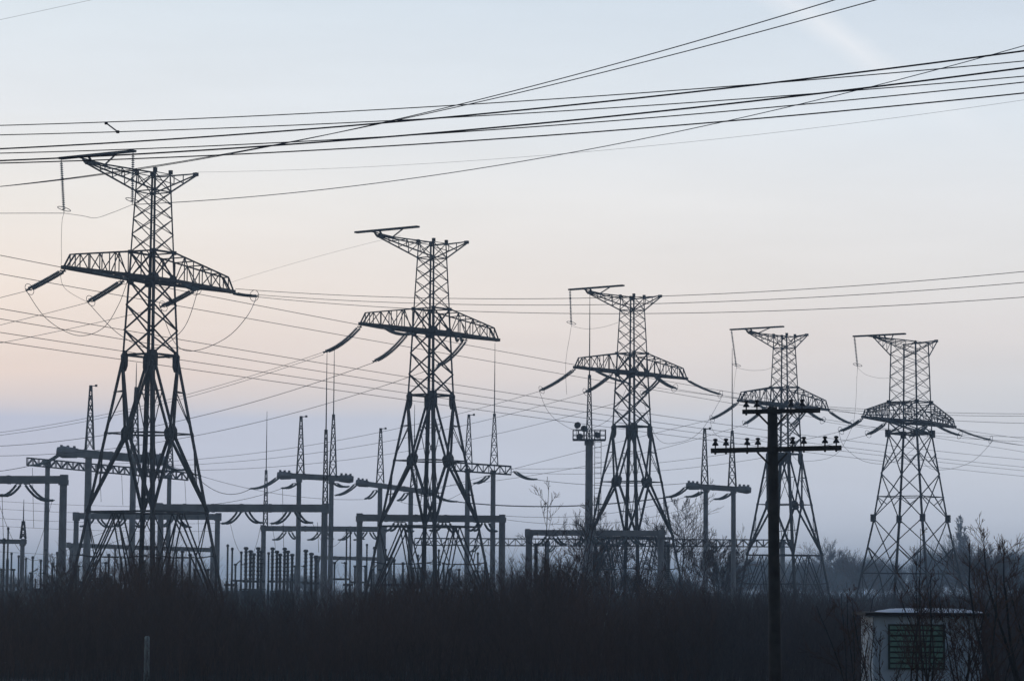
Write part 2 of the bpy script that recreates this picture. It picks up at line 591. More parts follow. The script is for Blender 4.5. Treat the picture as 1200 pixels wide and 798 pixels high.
def pylon_tall(label, x, D, yaw, dz=0.0):
    """anchor pylon on a splayed four-legged base"""
    t = thing('lattice_pylon', label, 'pylon', (x, D, dz), R(yaw), 'lattice pylons in a row')
    C = corner_fn(TAB_A)
    zH, zN, zS = 10.1, 16.6, 23.1
    for i in range(4):
        mb = MB()
        sx, sy = ((-1, -1), (1, -1), (1, 1), (-1, 1))[i]
        mb.angle(C(i, -.5), C(i, zS), sx, sy, .30, .04); mb.angle(C(i, zS), C(i, AT), sx, sy, .19, .035); mb.angle(C(i, AT), C(i, 38.6), sx, sy, .13, .03)
        mb.build('leg', M['steel'], t, world=False)
    br, up = MB(), MB()
    for i in range(4):
        j = i + 1
        mid = lambda z: (C(i, z) + C(j, z)) / 2
        Nn, Mh = mid(zN), mid(zH)
        br.bar(C(i, zH), C(j, zH), .17)
        br.bar(C(i, zS), C(j, zS), .17)
        e = (C(j, zN) - C(i, zN)).normalized()
        gp = MB(); gp.plate(Nn, e, C(i, zS) - C(i, zN), 1.0, 1.25, .06); gp.build('gusset_plate', M['plate'], t, world=False)
        for c, s_ in ((i, 1), (j, -1)):
            top, bot, foot = C(c, zS), C(c, zH), C(c, -.3)
            br.bar(top, Nn, .17); br.bar(Nn, bot, .21)
            br.bar(C(c, zN), Nn, .1)
            br.bar(C(c, 20.0), lerp(top, Nn, .46), .08)
            br.bar(C(c, zN), lerp(top, Nn, .46), .06)
            br.bar(C(c, 13.2), lerp(Nn, bot, .5), .08)
            br.bar(C(c, zN), lerp(Nn, bot, .68), .06)
            # splayed struts below the belt
            for off in (-.2, .2):
                br.bar(Mh + e * (off * 1.6), foot + e * off * 1.1 + e * s_ * .25, .1)
            q = lerp(Mh, foot, .36)
            br.bar(C(c, 6.6), q, .08); br.bar(bot, q, .07)
            q2 = lerp(Mh, foot, .7)
            br.bar(C(c, 3.1), q2, .08); br.bar(C(c, 6.6), q2, .07)
        br.bar(mid(6.4) + e * -1.2, mid(6.4) + e * 1.2, .07)
    # inner plan bracing at the belt and at the node level
    for z, w in ((zH, .09), (zN, .09)):
        for i in range(4):
            br.bar((C(i, z) + C(i + 1, z)) / 2, (C(i + 1, z) + C(i + 2, z)) / 2, w)
    xpanels(up, C, [zS, 25.2, 27.3, AZ], .105)
    xpanels(up, C, [AZ, AT], .1, True)
    xpanels(up, C, [AT, 33.2, 34.5, 35.7, 36.8], .06)
    xpanels(up, C, [36.8, 38.3], .06, True)
    for i in range(4):
        for z, w in ((AZ, .22), (36.8, .09)):
            up.bar(C(i, z), C(i + 1, z), w)
        for z, off, dz_, w_, h_ in ((zS, .28, -.5, .7, 1.7), (AZ, .25, 0, .8, .9)):
            gp = MB(); c = C(i, z)
            for d in (C(i + 1, z) - c, C(i + 3, z) - c):
                gp.plate(c + d.normalized() * off + V(0, 0, dz_), d, V(0, 0, 1), w_, h_, .05)
            gp.build('gusset_plate', M['plate'], t, world=False)
        gp = MB(); gp.box(C(i, AT), .28, .28, .32); gp.build('gusset_plate', M['plate'], t, world=False)
        gp = MB(); gp.bar(C(i, 38.3), C(i, 38.3) + V(0, 0, .35), .26); gp.build('peak_cap', M['plate'], t, world=False)
    br.build('base_bracing', M['steel'], t, world=False)
    up.build('shaft_bracing', M['steel'], t, world=False)
    cross_arm(t, C, AZ, AT, AHALF, ASB, 6, .22, 30.55)
    top_arm(t, 38.2, 36.8, 2.0, -8.2, 5.5, .11)
    boom(t, *A_BOOM)
    return t


TAB_B = [(-.5, 11.1), (6.2, 8.6), (12.8, 6.6), (23.0, 3.95), (24.4, 3.9), (26.8, 3.75), (34.0, 3.4)]


def pylon_stout(label, px, D):
    """wide-bodied anchor pylon whose legs run straight to the ground"""
    base = Vector((at(px, 500, D).x, D, 0))
    t = thing('lattice_pylon', label, 'pylon', base, YAW, 'lattice pylons in a row')
    C = corner_fn(TAB_B)
    for i in range(4):
        mb = MB()
        sx, sy = ((-1, -1), (1, -1), (1, 1), (-1, 1))[i]
        mb.angle(C(i, -.5), C(i, 12.8), sx, sy, .24, .035); mb.angle(C(i, 12.8), C(i, 23), sx, sy, .21, .03); mb.angle(C(i, 23), C(i, 34.1), sx, sy, .15, .025)
        mb.build('leg', M['steel_far'], t, world=False)
    br, up = MB(), MB()
    xpanels(br, C, [6.2, 12.8, 18.2, 23.0], .1)
    for i in range(4):
        j = i + 1
        mid = lambda z: (C(i, z) + C(j, z)) / 2
        br.bar(C(i, 6.2), C(j, 6.2), .12); br.bar(C(i, 15.4), C(j, 15.4), .1); br.bar(C(i, 23), C(j, 23), .2)
        for c, o_ in ((i, j), (j, i)):
            br.bar(mid(6.2), C(c, -.4), .12)
            br.bar(C(c, 3.0), lerp(mid(6.2), C(c, -.4), .5), .09); br.bar(C(c, 6.2), lerp(mid(6.2), C(c, -.4), .5), .08)
            br.bar(C(c, 9.4), lerp(C(c, 6.2), C(o_, 12.8), .26), .08); br.bar(C(c, 9.4), mid(6.2), .09)
            br.bar(C(c, 15.4), lerp(C(c, 12.8), C(o_, 18.2), .3), .08)
            br.bar(C(c, 20.6), lerp(C(c, 18.2), C(o_, 23), .3), .08)
        for z in (12.8, 23.0):
            gp = MB(); gp.box(C(i, z), .5, .5, .9); gp.build('gusset_plate', M['plate'], t, world=False)
    xpanels(up, C, [23.0, 24.4], .12); xpanels(up, C, [24.4, 26.8], .1, True)
    xpanels(up, C, [26.8, 28.4, 29.9, 31.3, 32.6], .055); xpanels(up, C, [32.6, 34.0], .055, True)
    for i in range(4): up.bar(C(i, 24.4), C(i + 1, 24.4), .22); gp = MB(); gp.box(C(i, 26.8), .4, .4, .4); gp.build('gusset_plate', M['plate'], t, world=False)
    br.build('base_bracing', M['steel_far'], t, world=False)
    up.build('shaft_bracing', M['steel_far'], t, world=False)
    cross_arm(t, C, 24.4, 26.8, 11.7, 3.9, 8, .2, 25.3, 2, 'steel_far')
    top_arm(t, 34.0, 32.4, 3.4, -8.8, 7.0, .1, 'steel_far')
    boom(t, -7.2, .3, 3.45, 34.4)
    return t


T1 = pylon_tall('tallest nearest lattice pylon at far left, with ringed insulator strings', -30.03, 235.5, 57)
T2 = pylon_tall('second lattice pylon from the left, double insulator strings sagging left from its arm', -8.03, 282, 52.4)
T3 = pylon_tall('middle lattice pylon just right of the floodlight mast', 14.15, 333.8, 50.3)
T4 = pylon_tall('splay-legged lattice pylon standing behind the wooden pole', 35.25, 366.8, 52.4, -1.53)
T5 = pylon_stout('wide straight-legged lattice pylon behind the small hut', 1066.6, 343)


def loc(t, x, y, z):
    return ROOTM[t.name] @ V(x, y, z)


def strings(t, specs, zb, sb, half, sag=.1, ring=True):
    """specs: (attach x, side, end px, end py): strain strings off the cross arm; returns their live ends (px,py,D)"""
    out = []
    for x, side_, px, py in specs:
        hw = lerp(sb / 2, .16, max(0, abs(x) - sb / 2) / (half - sb / 2))
        a = loc(t, x, side_ * (hw + .05), zb - .15)
        d = loc(t, 0, 1, 0) - loc(t, 0, 0, 0)
        D = a.y + side_ * 4.4 * d.y
        b = at(px, py, D)
        strain_string(t, a, b, sag, True, ring, .14)
        out.append((px, py, D))
    return out


def drop(t, x, y, z, px, py, ringed=True):
    a = loc(t, x, y, z); b = at(px, py, a.y)
    mb = MB(); pts = catpts(a, b, 0, 6); disc_chain(mb, pts, .14)
    o = mb.build('jumper_string', M['glass_disc'], t)
    if ringed:
        rb = MB(); ring_mesh(rb, b + V(0, 0, .35), V(.25, .15, 1), .55, .03); rb.build('grading_ring', M['steel'], o)
    return (px, py, a.y)


def jumper(t, pts, r=.026):
    cable(arc3([at(*p) for p in pts]), r).build('jumper_cable', M['wire'], t)


bx, by, bh, bz = A_BOOM
L1 = strings(T1, [(-10.4, 1, 31, 341), (-2.0, 1, 103, 354.5), (6.6, 1, 188, 360.5)], AZ, ASB, AHALF, .04)
R1 = strings(T1, [(-8.0, -1, 150, 327), (2.6, -1, 232, 340), (10.4, -1, 301, 347)], AZ, ASB, AHALF, .06)
d1 = drop(T1, bx, by + bh - .1, bz, 75, 250)
d1b = drop(T1, bx, by - bh + .15, bz, 155, 240)
jumper(T1, [L1[0], (55, 374, 233), (90, 393, 231), (120, 385, 229), (139, 357, 227), R1[0]])
jumper(T1, [L1[2], (205, 402, 232), (228, 411, 231), (265, 396, 230), (290, 370, 229), R1[2]])
jumper(T1, [L1[1], (140, 392, 232), (180, 408, 230), (215, 385, 229), R1[1]])
jumper(T1, [d1, (72.5, 262, 229), (72, 300, 230), (74, 335, 233), L1[1]], .016)
jumper(T1, [d1, (96, 253, 227), (112, 255.5, 226), (130, 250, 223), d1b], .018)
L2 = strings(T2, [(-10.4, 1, 379, 414), (-2.0, 1, 437, 425), (6.6, 1, 512, 430)], AZ, ASB, AHALF, .35, False)
R2 = strings(T2, [(-8.0, -1, 484, 391), (2.6, -1, 540, 398)], AZ, ASB, AHALF, .35, False)
L3 = strings(T3, [(-10.4, 1, 632, 458.5), (-2.0, 1, 684, 461), (6.6, 1, 752, 463)], AZ, ASB, AHALF, .18)
R3 = strings(T3, [(-8.0, -1, 737, 449), (2.6, -1, 793, 456), (10.4, -1, 847, 463)], AZ, ASB, AHALF, .18)
d3 = drop(T3, bx, by + bh - .1, bz, 669.5, 382)
jumper(T3, [L3[0], (641, 480, 326), (656, 495, 325), (680, 504, 323), (715, 490, 320), R3[0]], .022)
jumper(T3, [L3[2], (770, 513, 328), (796, 518, 325), (822, 504, 320), R3[2]], .022)
jumper(T3, [d3, (668, 392, 322), (663, 425, 324), (664, 462, 326)], .018)
jumper(T3, [d3, (688, 385.5, 321), (708, 383, 319), (724, 378, 317)], .016)
L4 = strings(T4, [(-10.4, 1, 832, 492), (-2.0, 1, 871, 498), (6.6, 1, 926, 500)], AZ, ASB, AHALF, .18)
R4 = strings(T4, [(-8.0, -1, 918, 486), (2.6, -1, 966.5, 494), (10.4, -1, 1000, 497.5)], AZ, ASB, AHALF, .18)
d4 = drop(T4, bx, by + bh - .1, bz, 863, 431)
jumper(T4, [d4, (880, 434, 377), (898, 433, 375), (908, 428, 373)], .018)
jumper(T4, [d4, (861, 445, 378), (859, 470, 380), (858, 494, 382)], .016)
jumper(T4, [L4[2], (930, 535, 380), (951, 540, 378), (981, 531, 375), R4[2]], .022)
jumper(T4, [L4[0], (838, 508, 382), (862, 520, 380), (900, 512, 377), R4[0]], .022)
L5 = strings(T5, [(-11.4, 1, 983, 506), (-2.6, 1, 1015, 510), (6.6, 1, 1066, 512)], 24.4, 3.9, 11.7, .15)
R5 = strings(T5, [(-8.0, -1, 1092, 508), (2.6, -1, 1127.5, 511), (11.4, -1, 1164, 516)], 24.4, 3.9, 11.7, .15)
d5 = drop(T5, -7.2, .3 + 3.35, 34.4, 1005, 431)
jumper(T5, [d5, (1004, 445, 341), (1003, 470, 343), (1000, 500, 345)], .016)
jumper(T5, [d5, (1015, 439, 340), (1030, 443, 338), (1042, 443, 336)], .014)
jumper(T5, [L5[2], (1085, 545, 343), (1108, 550, 341), (1140, 540, 338), R5[2]], .022)
jumper(T5, [L5[0], (990, 524, 346), (1015, 541, 344), (1050, 540, 341), R5[0]], .022)

# ------------------------------------------------------------------ gantries of the switchyard
def px_w(px, D): return px * D / F


def column(root, px, ytop, D, wpx, ybase=None, round_=True):
    p = at(px, ytop, D); w = px_w(wpx, D)
    mb = MB(); n = 12 if round_ else 4
    mb.loft([mb.ring(V(p.x, D, z), V(1, 0, 0), V(0, 1, 0), n, r, math.pi / 4) for z, r in ((-.4, w * .54), (p.z, w * .46))], n)
    mb.box((p.x, D, p.z - .25), w * 1.15, w * 1.15, .5)
    return mb.build('column', M['concrete'], root, smooth=False), p


def box_beam(root, pxa, ya, pxb, yb, D, hpx, ends=False, Db=None):
    a, b = at(pxa, ya + hpx / 2, D), at(pxb, yb + hpx / 2, Db or D)
    h = px_w(hpx, D); mb = MB(); x = (b - a).normalized()
    mb.bar(a, b, h)
    L_ = (b - a).length
    for k in range(1, int(L_ // 3)):
        mb.box(lerp(a, b, k * 3 / L_), .3, h * 1.12, h * 1.12)
    if ends:
        for p, s_ in ((a, -1), (b, 1)):
            mb.tube([p - x * s_ * h * 2.2, p - x * s_ * h * .4, p + x * s_ * h * .35], [h * .62, h * .78, h * .55], 10)
            for q in (.2, 1.0, 1.8):
                mb.box(p - x * s_ * h * q + V(0, 0, h * .62), .25, .5, .45)
    else:
        for p, s_ in ((a, -1), (b, 1)): mb.box(p - x * s_ * .3, h * .9, h * 1.25, h * 1.3)
    return mb.build('beam', M['concrete'], root)


def lattice_beam(root, pxa, ya, pxb, yb, D, hpx, bays):
    h = px_w(hpx, D); mb = MB()
    a, b = at(pxa, ya, D), at(pxb, yb, D)
    yv = V(0, 1, 0)
    ch = [(V(0, -h * .5, 0), 0), (V(0, h * .5, 0), 0), (V(0, -h * .5, -h), 1), (V(0, h * .5, -h), 1)]
    for o, _ in ch: mb.bar(a + o, b + o, .16)
    for k in range(bays + 1):
        p = lerp(a, b, k / bays)
        for o in (ch[0][0], ch[1][0]): mb.bar(p + o, p + o + V(0, 0, -h), .1)
        mb.bar(p + ch[0][0], p + ch[1][0], .08); mb.bar(p + ch[2][0], p + ch[3][0], .08)
        if k < bays:
            q = lerp(a, b, (k + 1) / bays)
            for o in (ch[0][0], ch[1][0]):
                if k % 2: mb.bar(p + o, q + o + V(0, 0, -h), .12)
                else: mb.bar(p + o + V(0, 0, -h), q + o, .12)
            mb.bar(p + ch[0][0], q + ch[1][0], .08); mb.bar(p + ch[2][0], q + ch[3][0], .08)
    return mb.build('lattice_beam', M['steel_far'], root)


def spire(root, px, ybot, ytop, D, wpx=9, rod=None, panels=6):
    p, q = at(px, ybot, D), at(px, ytop, D)
    w = px_w(wpx, D); mb = MB()
    sg = ((-1, -1), (1, -1), (1, 1), (-1, 1))
    def c(i, t): 
        s_ = lerp(w / 2, .12, t); return V(p.x + sg[i % 4][0] * s_, D + sg[i % 4][1] * s_, lerp(p.z, q.z, t))
    ts = [1 - (1 - k / panels) ** 1.25 for k in range(panels + 1)]
    for i in range(4):
        mb.bar(c(i, 0), c(i, 1), .13, .1)
        for a, b in zip(ts, ts[1:]):
            mb.bar(c(i, a), c(i + 1, b), .065); mb.bar(c(i + 1, a), c(i, b), .065)
            mb.bar(c(i, b), c(i + 1, b), .06)
    mb.box((p.x, D, q.z), .34, .34, .3)
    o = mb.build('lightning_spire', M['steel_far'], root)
    if rod:
        rb = MB(); r_ = at(px, rod, D)
        rb.tube([V(p.x, D, q.z - .2), V(p.x, D, lerp(q.z, r_.z, .55)), V(p.x, D, r_.z)], [.07, .05, .025], 6)
        rb.build('lightning_rod', M['steel_far'], o)
    else:
        rb = MB(); rb.bar(V(p.x, D, q.z + .05), V(p.x + .5, D, q.z + .1), .08); rb.box((p.x + .62, D, q.z + .12), .26, .2, .24)
        rb.build('wire_clamp', M['steel_far'], o)
    return o


def gantry_string(root, a, b, double=True, sag=.25):
    A, B = at(*a), at(*b)
    strain_string(root, A, B, sag, double, False, .125, .24)


G = {}


def gantry(key, label, D, px0):
    t = thing('switchyard_gantry', label, 'gantry', Vector((at(px0, 640, D).x, D, 0)), 0, 'gantries of the switchyard')
    G[key] = t
    return t


def D3(px, py, D): return (px, py, D)


# near left, cut by the frame
D = 262; t = gantry(1, 'dark concrete gantry cut off by the left edge of the picture', D, 10)
column(t, 74.5, 562, D, 9.2); column(t, -62, 562, D, 9.2)
box_beam(t, -66, 557.5, 79, 557.5, D, 9)
for a, b in (((24, 566), (-4, 580)), ((30, 566), (62, 587)), ((-20, 566), (-44, 582))):
    gantry_string(t, (*a, D), (*b, D + (5 if b[0] > a[0] else -4)), True, .5)
# tall portal behind the first pylon
D = 330; t = gantry(2, 'tall spired gantry with sloping box beam, behind the leftmost pylon', D, 130)
column(t, 104, 530, D, 8.5); column(t, 156.5, 535, D, 7.5)
box_beam(t, 70, 524.5, 190, 534.5, D, 9.5, True)
spire(t, 105, 527, 453, D, 9.5); spire(t, 158, 532, 455, D, 9, 425)
gantry_string(t, (71, 532, D), (34, 546, D - 5), True, .3); gantry_string(t, (189, 542, D), (222, 549, D + 5), True, .5)
# lattice beam gantry behind that
D = 372; t = gantry(3, 'steel lattice-beam gantry on two columns behind the leftmost pylon', D, 126)
column(t, 56, 541, D, 6); column(t, 198.5, 556, D, 5.5)
lattice_beam(t, 32, 536.5, 220, 554, D, 8.5, 28)
spire(t, 199, 554, 505, D, 8)
# long box-beam gantry in the middle
D = 300; t = gantry(4, 'long box-beam gantry with V insulators between the two left pylons', D, 284)
column(t, 188.5, 594, D, 7.5); column(t, 380.5, 594, D, 8)
box_beam(t, 183, 590.5, 385, 591, D, 9)
spire(t, 381, 591, 505, D, 5.5, 412, 9)
for x in (286, 344):
    gantry_string(t, (x - 4, 598, D), (x - 26, 614, D - 4), True, .4); gantry_string(t, (x + 2, 598, D), (x + 21, 613, D + 4), True, .4)
D = 345; t = gantry(5, 'lower box-beam gantry seen through the legs of the leftmost pylon', D, 172)
column(t, 89.5, 605, D, 6.5); column(t, 255, 605, D, 6.5)
box_beam(t, 86, 601, 259, 602, D, 7)
for x in (112, 150, 205):
    gantry_string(t, (x - 3, 607, D), (x - 17, 617, D - 4), True, .3); gantry_string(t, (x + 3, 607, D), (x + 18, 618, D + 4), True, .3)
D = 385; t = gantry(6, 'low box-beam gantry with tall thin rod on its left column', D, 380)
column(t, 309, 617, D, 6); column(t, 449, 617, D, 7.5)
box_beam(t, 306, 616, 453, 617, D, 6)
spire(t, 311, 616, 552, D, 5, 482, 7)
for x in (337, 378, 414, 432):
    gantry_string(t, (x - 2, 622, D), (x - 17, 633, D - 3), True, .35)
    gantry_string(t, (x + 2, 622, D), (x + 12, 632, D + 3), True, .3)
# spired portals
D = 340; t = gantry(7, 'spired gantry with knobbed box beam left of the second pylon', D, 370)
column(t, 350.5, 560, D, 6); column(t, 388.5, 562, D, 6)
box_beam(t, 327, 553.5, 412, 558, D, 6.6, True)
spire(t, 352, 556, 489, D, 8.5); spire(t, 390, 559, 487, D, 8.5, 405)
gantry_string(t, (327, 559, D), (293, 573, D - 5), True, .35)
gantry_string(t, (347, 566, D), (331, 572, D - 4), True, .2)
gantry_string(t, (392, 566, D), (408, 570, D + 4), True, .2)
D = 362; t = gantry(8, 'spired gantry with sloping beam partly behind the second pylon', D, 463)
column(t, 445.5, 567, D, 6); column(t, 481.5, 572, D, 6)
box_beam(t, 419, 562.5, 505, 574, D, 6, True)
spire(t, 445.5, 566, 503, D, 8.5); spire(t, 485, 571, 530, D, 8, 474)
gantry_string(t, (419, 566, D), (393, 581, D - 4), True, .3); gantry_string(t, (441, 574, D), (429, 585, D - 4), True, .2)
gantry_string(t, (477, 577, D), (467, 587, D - 4), True, .2); gantry_string(t, (506, 578, D), (537, 588, D + 4), True, .3)
D = 350; t = gantry(9, 'short lattice-beam gantry with two spires right of the second pylon', D, 563)
column(t, 548, 549, D, 6.2); column(t, 578, 551, D, 6.2)
lattice_beam(t, 527, 541.5, 599, 546.5, D, 9.5, 11)
spire(t, 549, 543, 487, D, 8.5); spire(t, 579, 545, 486, D, 9, 402)
gantry_string(t, (602, 552, D), (629, 562, D + 4), True, .3); gantry_string(t, (573, 557, D), (556, 567, D - 4), True, .2)
D = 288; t = gantry(10, 'heavy box-beam gantry framing the feet of the second pylon', D, 505)
column(t, 421.5, 605, D, 7.5); column(t, 588.5, 606, D, 8.2)
box_beam(t, 418, 602.5, 592, 604, D, 8)
for x in (468, 520, 566):
    gantry_string(t, (x - 2, 611, D), (x - 15, 622, D - 3), True, .3); gantry_string(t, (x + 3, 611, D), (x + 15, 623, D + 3), True, .3)
D = 296; t = gantry(11, 'low dark gantry in front of the middle pylon and floodlight mast', D, 697)
column(t, 620, 624, D, 8.5); column(t, 774.5, 625, D, 8)
box_beam(t, 615, 620.5, 778, 621.5, D, 6.6)
for x in (645, 688, 735):
    gantry_string(t, (x - 2, 627, D), (x - 14, 638, D - 3), True, .3); gantry_string(t, (x + 4, 627, D), (x + 18, 638, D + 3), True, .3)
D = 430; t = gantry(12, 'very long far lattice-beam gantry ending behind the wooden pole', D, 705)
for x in (497, 641, 781, 917): column(t, x, 634, D, 6.2)
lattice_beam(t, 486, 630.5, 926, 632.5, D, 8, 56)
for x in (560, 650, 800, 845):
    gantry_string(t, (x, 639, D), (x - 9, 647, D - 3), True, .2)
D = 335; t = gantry(13, 'spired gantry with knobbed beam between middle pylon and wooden pole', D, 842)
column(t, 827, 570, D, 6); column(t, 859.5, 573, D, 6)
box_beam(t, 806, 566, 878, 571, D, 6.2, True)
spire(t, 825.7, 568, 503, D, 8); spire(t, 858, 570, 506, D, 9, 408)
gantry_string(t, (806, 570, D), (780, 583, D - 4), True, .3); gantry_string(t, (823, 576, D), (804, 582, D - 4), True, .2)
gantry_string(t, (856, 578, D), (838, 585, D - 4), True, .2)
D = 395; t = gantry(14, 'lowest bus gantry with slack beam behind the leftmost pylon feet', D, 165)
for x in (84, 165, 249): column(t, x, 640, D, 5)
box_beam(t, 78, 636, 255, 642, D, 5)
D = 300; t = gantry(15, 'small bus support gantry with glassy spire at left edge', D, 10)
column(t, 26.5, 634, D, 5.5); column(t, -40, 634, D, 5.5)
box_beam(t, -44, 631, 31, 632, D, 5.2); spire(t, 27, 631, 612, D, 6, 585, 3)
D = 410; t = gantry(16, 'small far bus gantry left of the second pylon feet', D, 415)
for x in (372, 457): column(t, x, 654, D, 5)
box_beam(t, 368, 651, 461, 653, D, 4.2)

# ------------------------------------------------------------------ floodlight mast
D = 305; p = at(690.5, 516, D)
t = thing('floodlight_mast', 'concrete floodlight mast with railed platform and lightning rod', 'light mast', (p.x, D, 0))
column(t, 690.5, 516, D, 9.5)
mb = MB(); z0 = p.z; w = px_w(38, D)
mb.box((p.x, D, z0 + .05), w, 2.2, .14); mb.build('platform', M['steel_far'], t)
mb = MB(); h = px_w(12, D)
for y in (-1.05, 1.05):
    for zf in (.5, 1.0): mb.bar(V(p.x - w / 2, D + y, z0 + h * zf), V(p.x + w / 2, D + y, z0 + h * zf), .07)
    for k in range(7): x = p.x - w / 2 + w * k / 6; mb.bar(V(x, D + y, z0), V(x, D + y, z0 + h), .07)
for x in (-w / 2, w / 2):
    for zf in (.5, 1.0): mb.bar(V(p.x + x, D - 1.05, z0 + h * zf), V(p.x + x, D + 1.05, z0 + h * zf), .07)
mb.build('railing', M['steel_far'], t)
for (x, y, zo, yaw) in ((676, 497.5, 0, .3), (685, 501.5, 0, -.2), (679, 511, 0, .1), (701, 509, 0, -.6)):
    q = at(x, y, D - 1.1)
    mb = MB(); ax = V(math.sin(yaw), -math.cos(yaw), -.35)
    mb.lathe(q, [(.14, -.30), (.2, -.1), (.36, .18), (.38, .24), (.3, .2)], 12, ax)
    mb.bar(q, V(q.x, q.y + .1, z0 + .1), .06)
    mb.build('floodlight', M['equip'], t)
spire(t, 690.5, 515, 441, D, 6.5, 345, 9)
mb = MB()
for x in (697, 704.5):
    mb.bar(at(x, 516, D), V(at(x, 516, D).x, D, 1), .06)
for k in range(30): 
    y = 518 + k * 6; mb.bar(at(697, y, D), at(704.5, y, D), .045)
mb.build('ladder', M['steel_far'], t)

# ------------------------------------------------------------------ switchyard apparatus
def stack(mb, x, y, z0, z1, r, n=10, pitch=.16):
    """ribbed porcelain column"""
    k = max(4, int((z1 - z0) / pitch)); prof = []
    for i in range(k):
        a = z0 + (z1 - z0) * i / k; b = z0 + (z1 - z0) * (i + .55) / k
        prof += [(r * .6, a), (r * .62, (a + b) / 2), (r, b), (r * .6, b + .04)]
    prof.append((r * .6, z1))
    mb.lathe(V(x, y, 0), prof, n)


def apparatus(label, cat, name, cols, D, ytop, ybase, rpx, frame=True, cap=True, group=None, pitch=.2):
    px0 = sum(cols) / len(cols); base = at(px0, 690, D)
    t = thing(name, label, cat, (base.x, D, 0), 0, group)
    zb = max(.8, zat(ybase, D, px0)); ztp = zat(ytop, D, px0); r = px_w(rpx, D)
    fr = MB()
    xs_ = [at(c, 660, D).x for c in cols]
    for k, x in enumerate(xs_):
        mb = MB(); dy = .5 if k % 2 else -.4
        stack(mb, x, D + dy, zb, ztp - (.35 * (k % 3)), r, 10, pitch)
        o = mb.build('insulator_column', M['porcelain'], t)
        if cap:
            cb = MB(); cb.lathe(V(x, D + dy, ztp - .35 * (k % 3)), [(r * .8, 0), (r * 1.1, .12), (r * .9, .3), (.03, .34)], 10)
            cb.build('metal_cap', M['equip'], o)
        fr.bar(V(x, D + dy, -.2), V(x, D + dy, zb), .28)
    if frame:
        fr.bar(V(min(xs_) - .4, D, zb - .1), V(max(xs_) + .4, D, zb - .1), .26)
        fr.box(((min(xs_) + max(xs_)) / 2, D, zb * .5), max(1.2, (max(xs_) - min(xs_)) * .6), .9, zb * .55)
    fr.build('support_frame', M['equip'], t)
    return t


EQ = 'apparatus standing in the switchyard'
apparatus('dense bank of fat ribbed porcelain columns left of the rod-topped low gantry', 'insulator bank', 'insulator_bank', [288.5, 293, 297.5, 302, 306.5], 330, 644, 680, 2.7, pitch=.42, group=EQ)
apparatus('broad bank of fat ribbed porcelain columns just right of the rod-topped low gantry column', 'insulator bank', 'insulator_bank', [319.5, 324, 328.5, 333, 337.5, 342], 330, 644.5, 680, 2.6, pitch=.42, group=EQ)
apparatus('narrow bank of porcelain columns beside the spired gantry column', 'insulator bank', 'insulator_bank', [358.5, 364.5, 370.5], 332, 647, 682, 2.8, pitch=.42, group=EQ)
apparatus('single slim porcelain column left of the dense insulator bank', 'post insulator', 'post_insulator', [283], 334, 649, 684, 1.6, False, group=EQ)
apparatus('pair of slim porcelain columns right of the leftmost pylon foot', 'post insulator', 'post_insulator', [267, 271.5], 328, 641, 684, 1.6, group=EQ)
apparatus('slim porcelain column between the two large insulator banks', 'post insulator', 'post_insulator', [315], 333, 650, 684, 1.6, False, group=EQ)
apparatus('pair of porcelain columns under the right end of the small far bus gantry', 'post insulator', 'post_insulator', [406, 410], 345, 622, 684, 1.3, group=EQ)
apparatus('tall dark porcelain column at the far left edge by the bus support', 'post insulator', 'post_insulator', [5], 300, 634, 690, 1.9, False, group=EQ)
apparatus('slim porcelain column topped above the left bus support beam', 'post insulator', 'post_insulator', [9.5], 315, 621, 655, 1.5, False, group=EQ)
apparatus('row of three porcelain columns between left gantry columns', 'post insulator', 'post_insulator', [39, 47, 62], 320, 655, 690, 1.7, group=EQ)
apparatus('row of four porcelain columns behind the feet of the leftmost pylon', 'post insulator', 'post_insulator', [128, 141, 170, 178], 335, 652, 690, 1.9, group=EQ)
apparatus('two stout porcelain columns at the right foot of the leftmost pylon', 'post insulator', 'post_insulator', [214, 222], 325, 648, 690, 2.2, group=EQ)
apparatus('row of short porcelain columns under the second pylon', 'post insulator', 'post_insulator', [497, 508, 520], 350, 655, 690, 1.8, group=EQ)
apparatus('two short porcelain columns below the heavy gantry beam', 'post insulator', 'post_insulator', [462, 472], 330, 658, 692, 1.8, group=EQ)
apparatus('dark porcelain column beside the left column of the low dark gantry', 'post insulator', 'post_insulator', [628], 298, 640, 690, 3.4, False, group=EQ)
apparatus('dark porcelain column beside the right column of the low dark gantry', 'post insulator', 'post_insulator', [783], 300, 640, 690, 3.0, False, group=EQ)


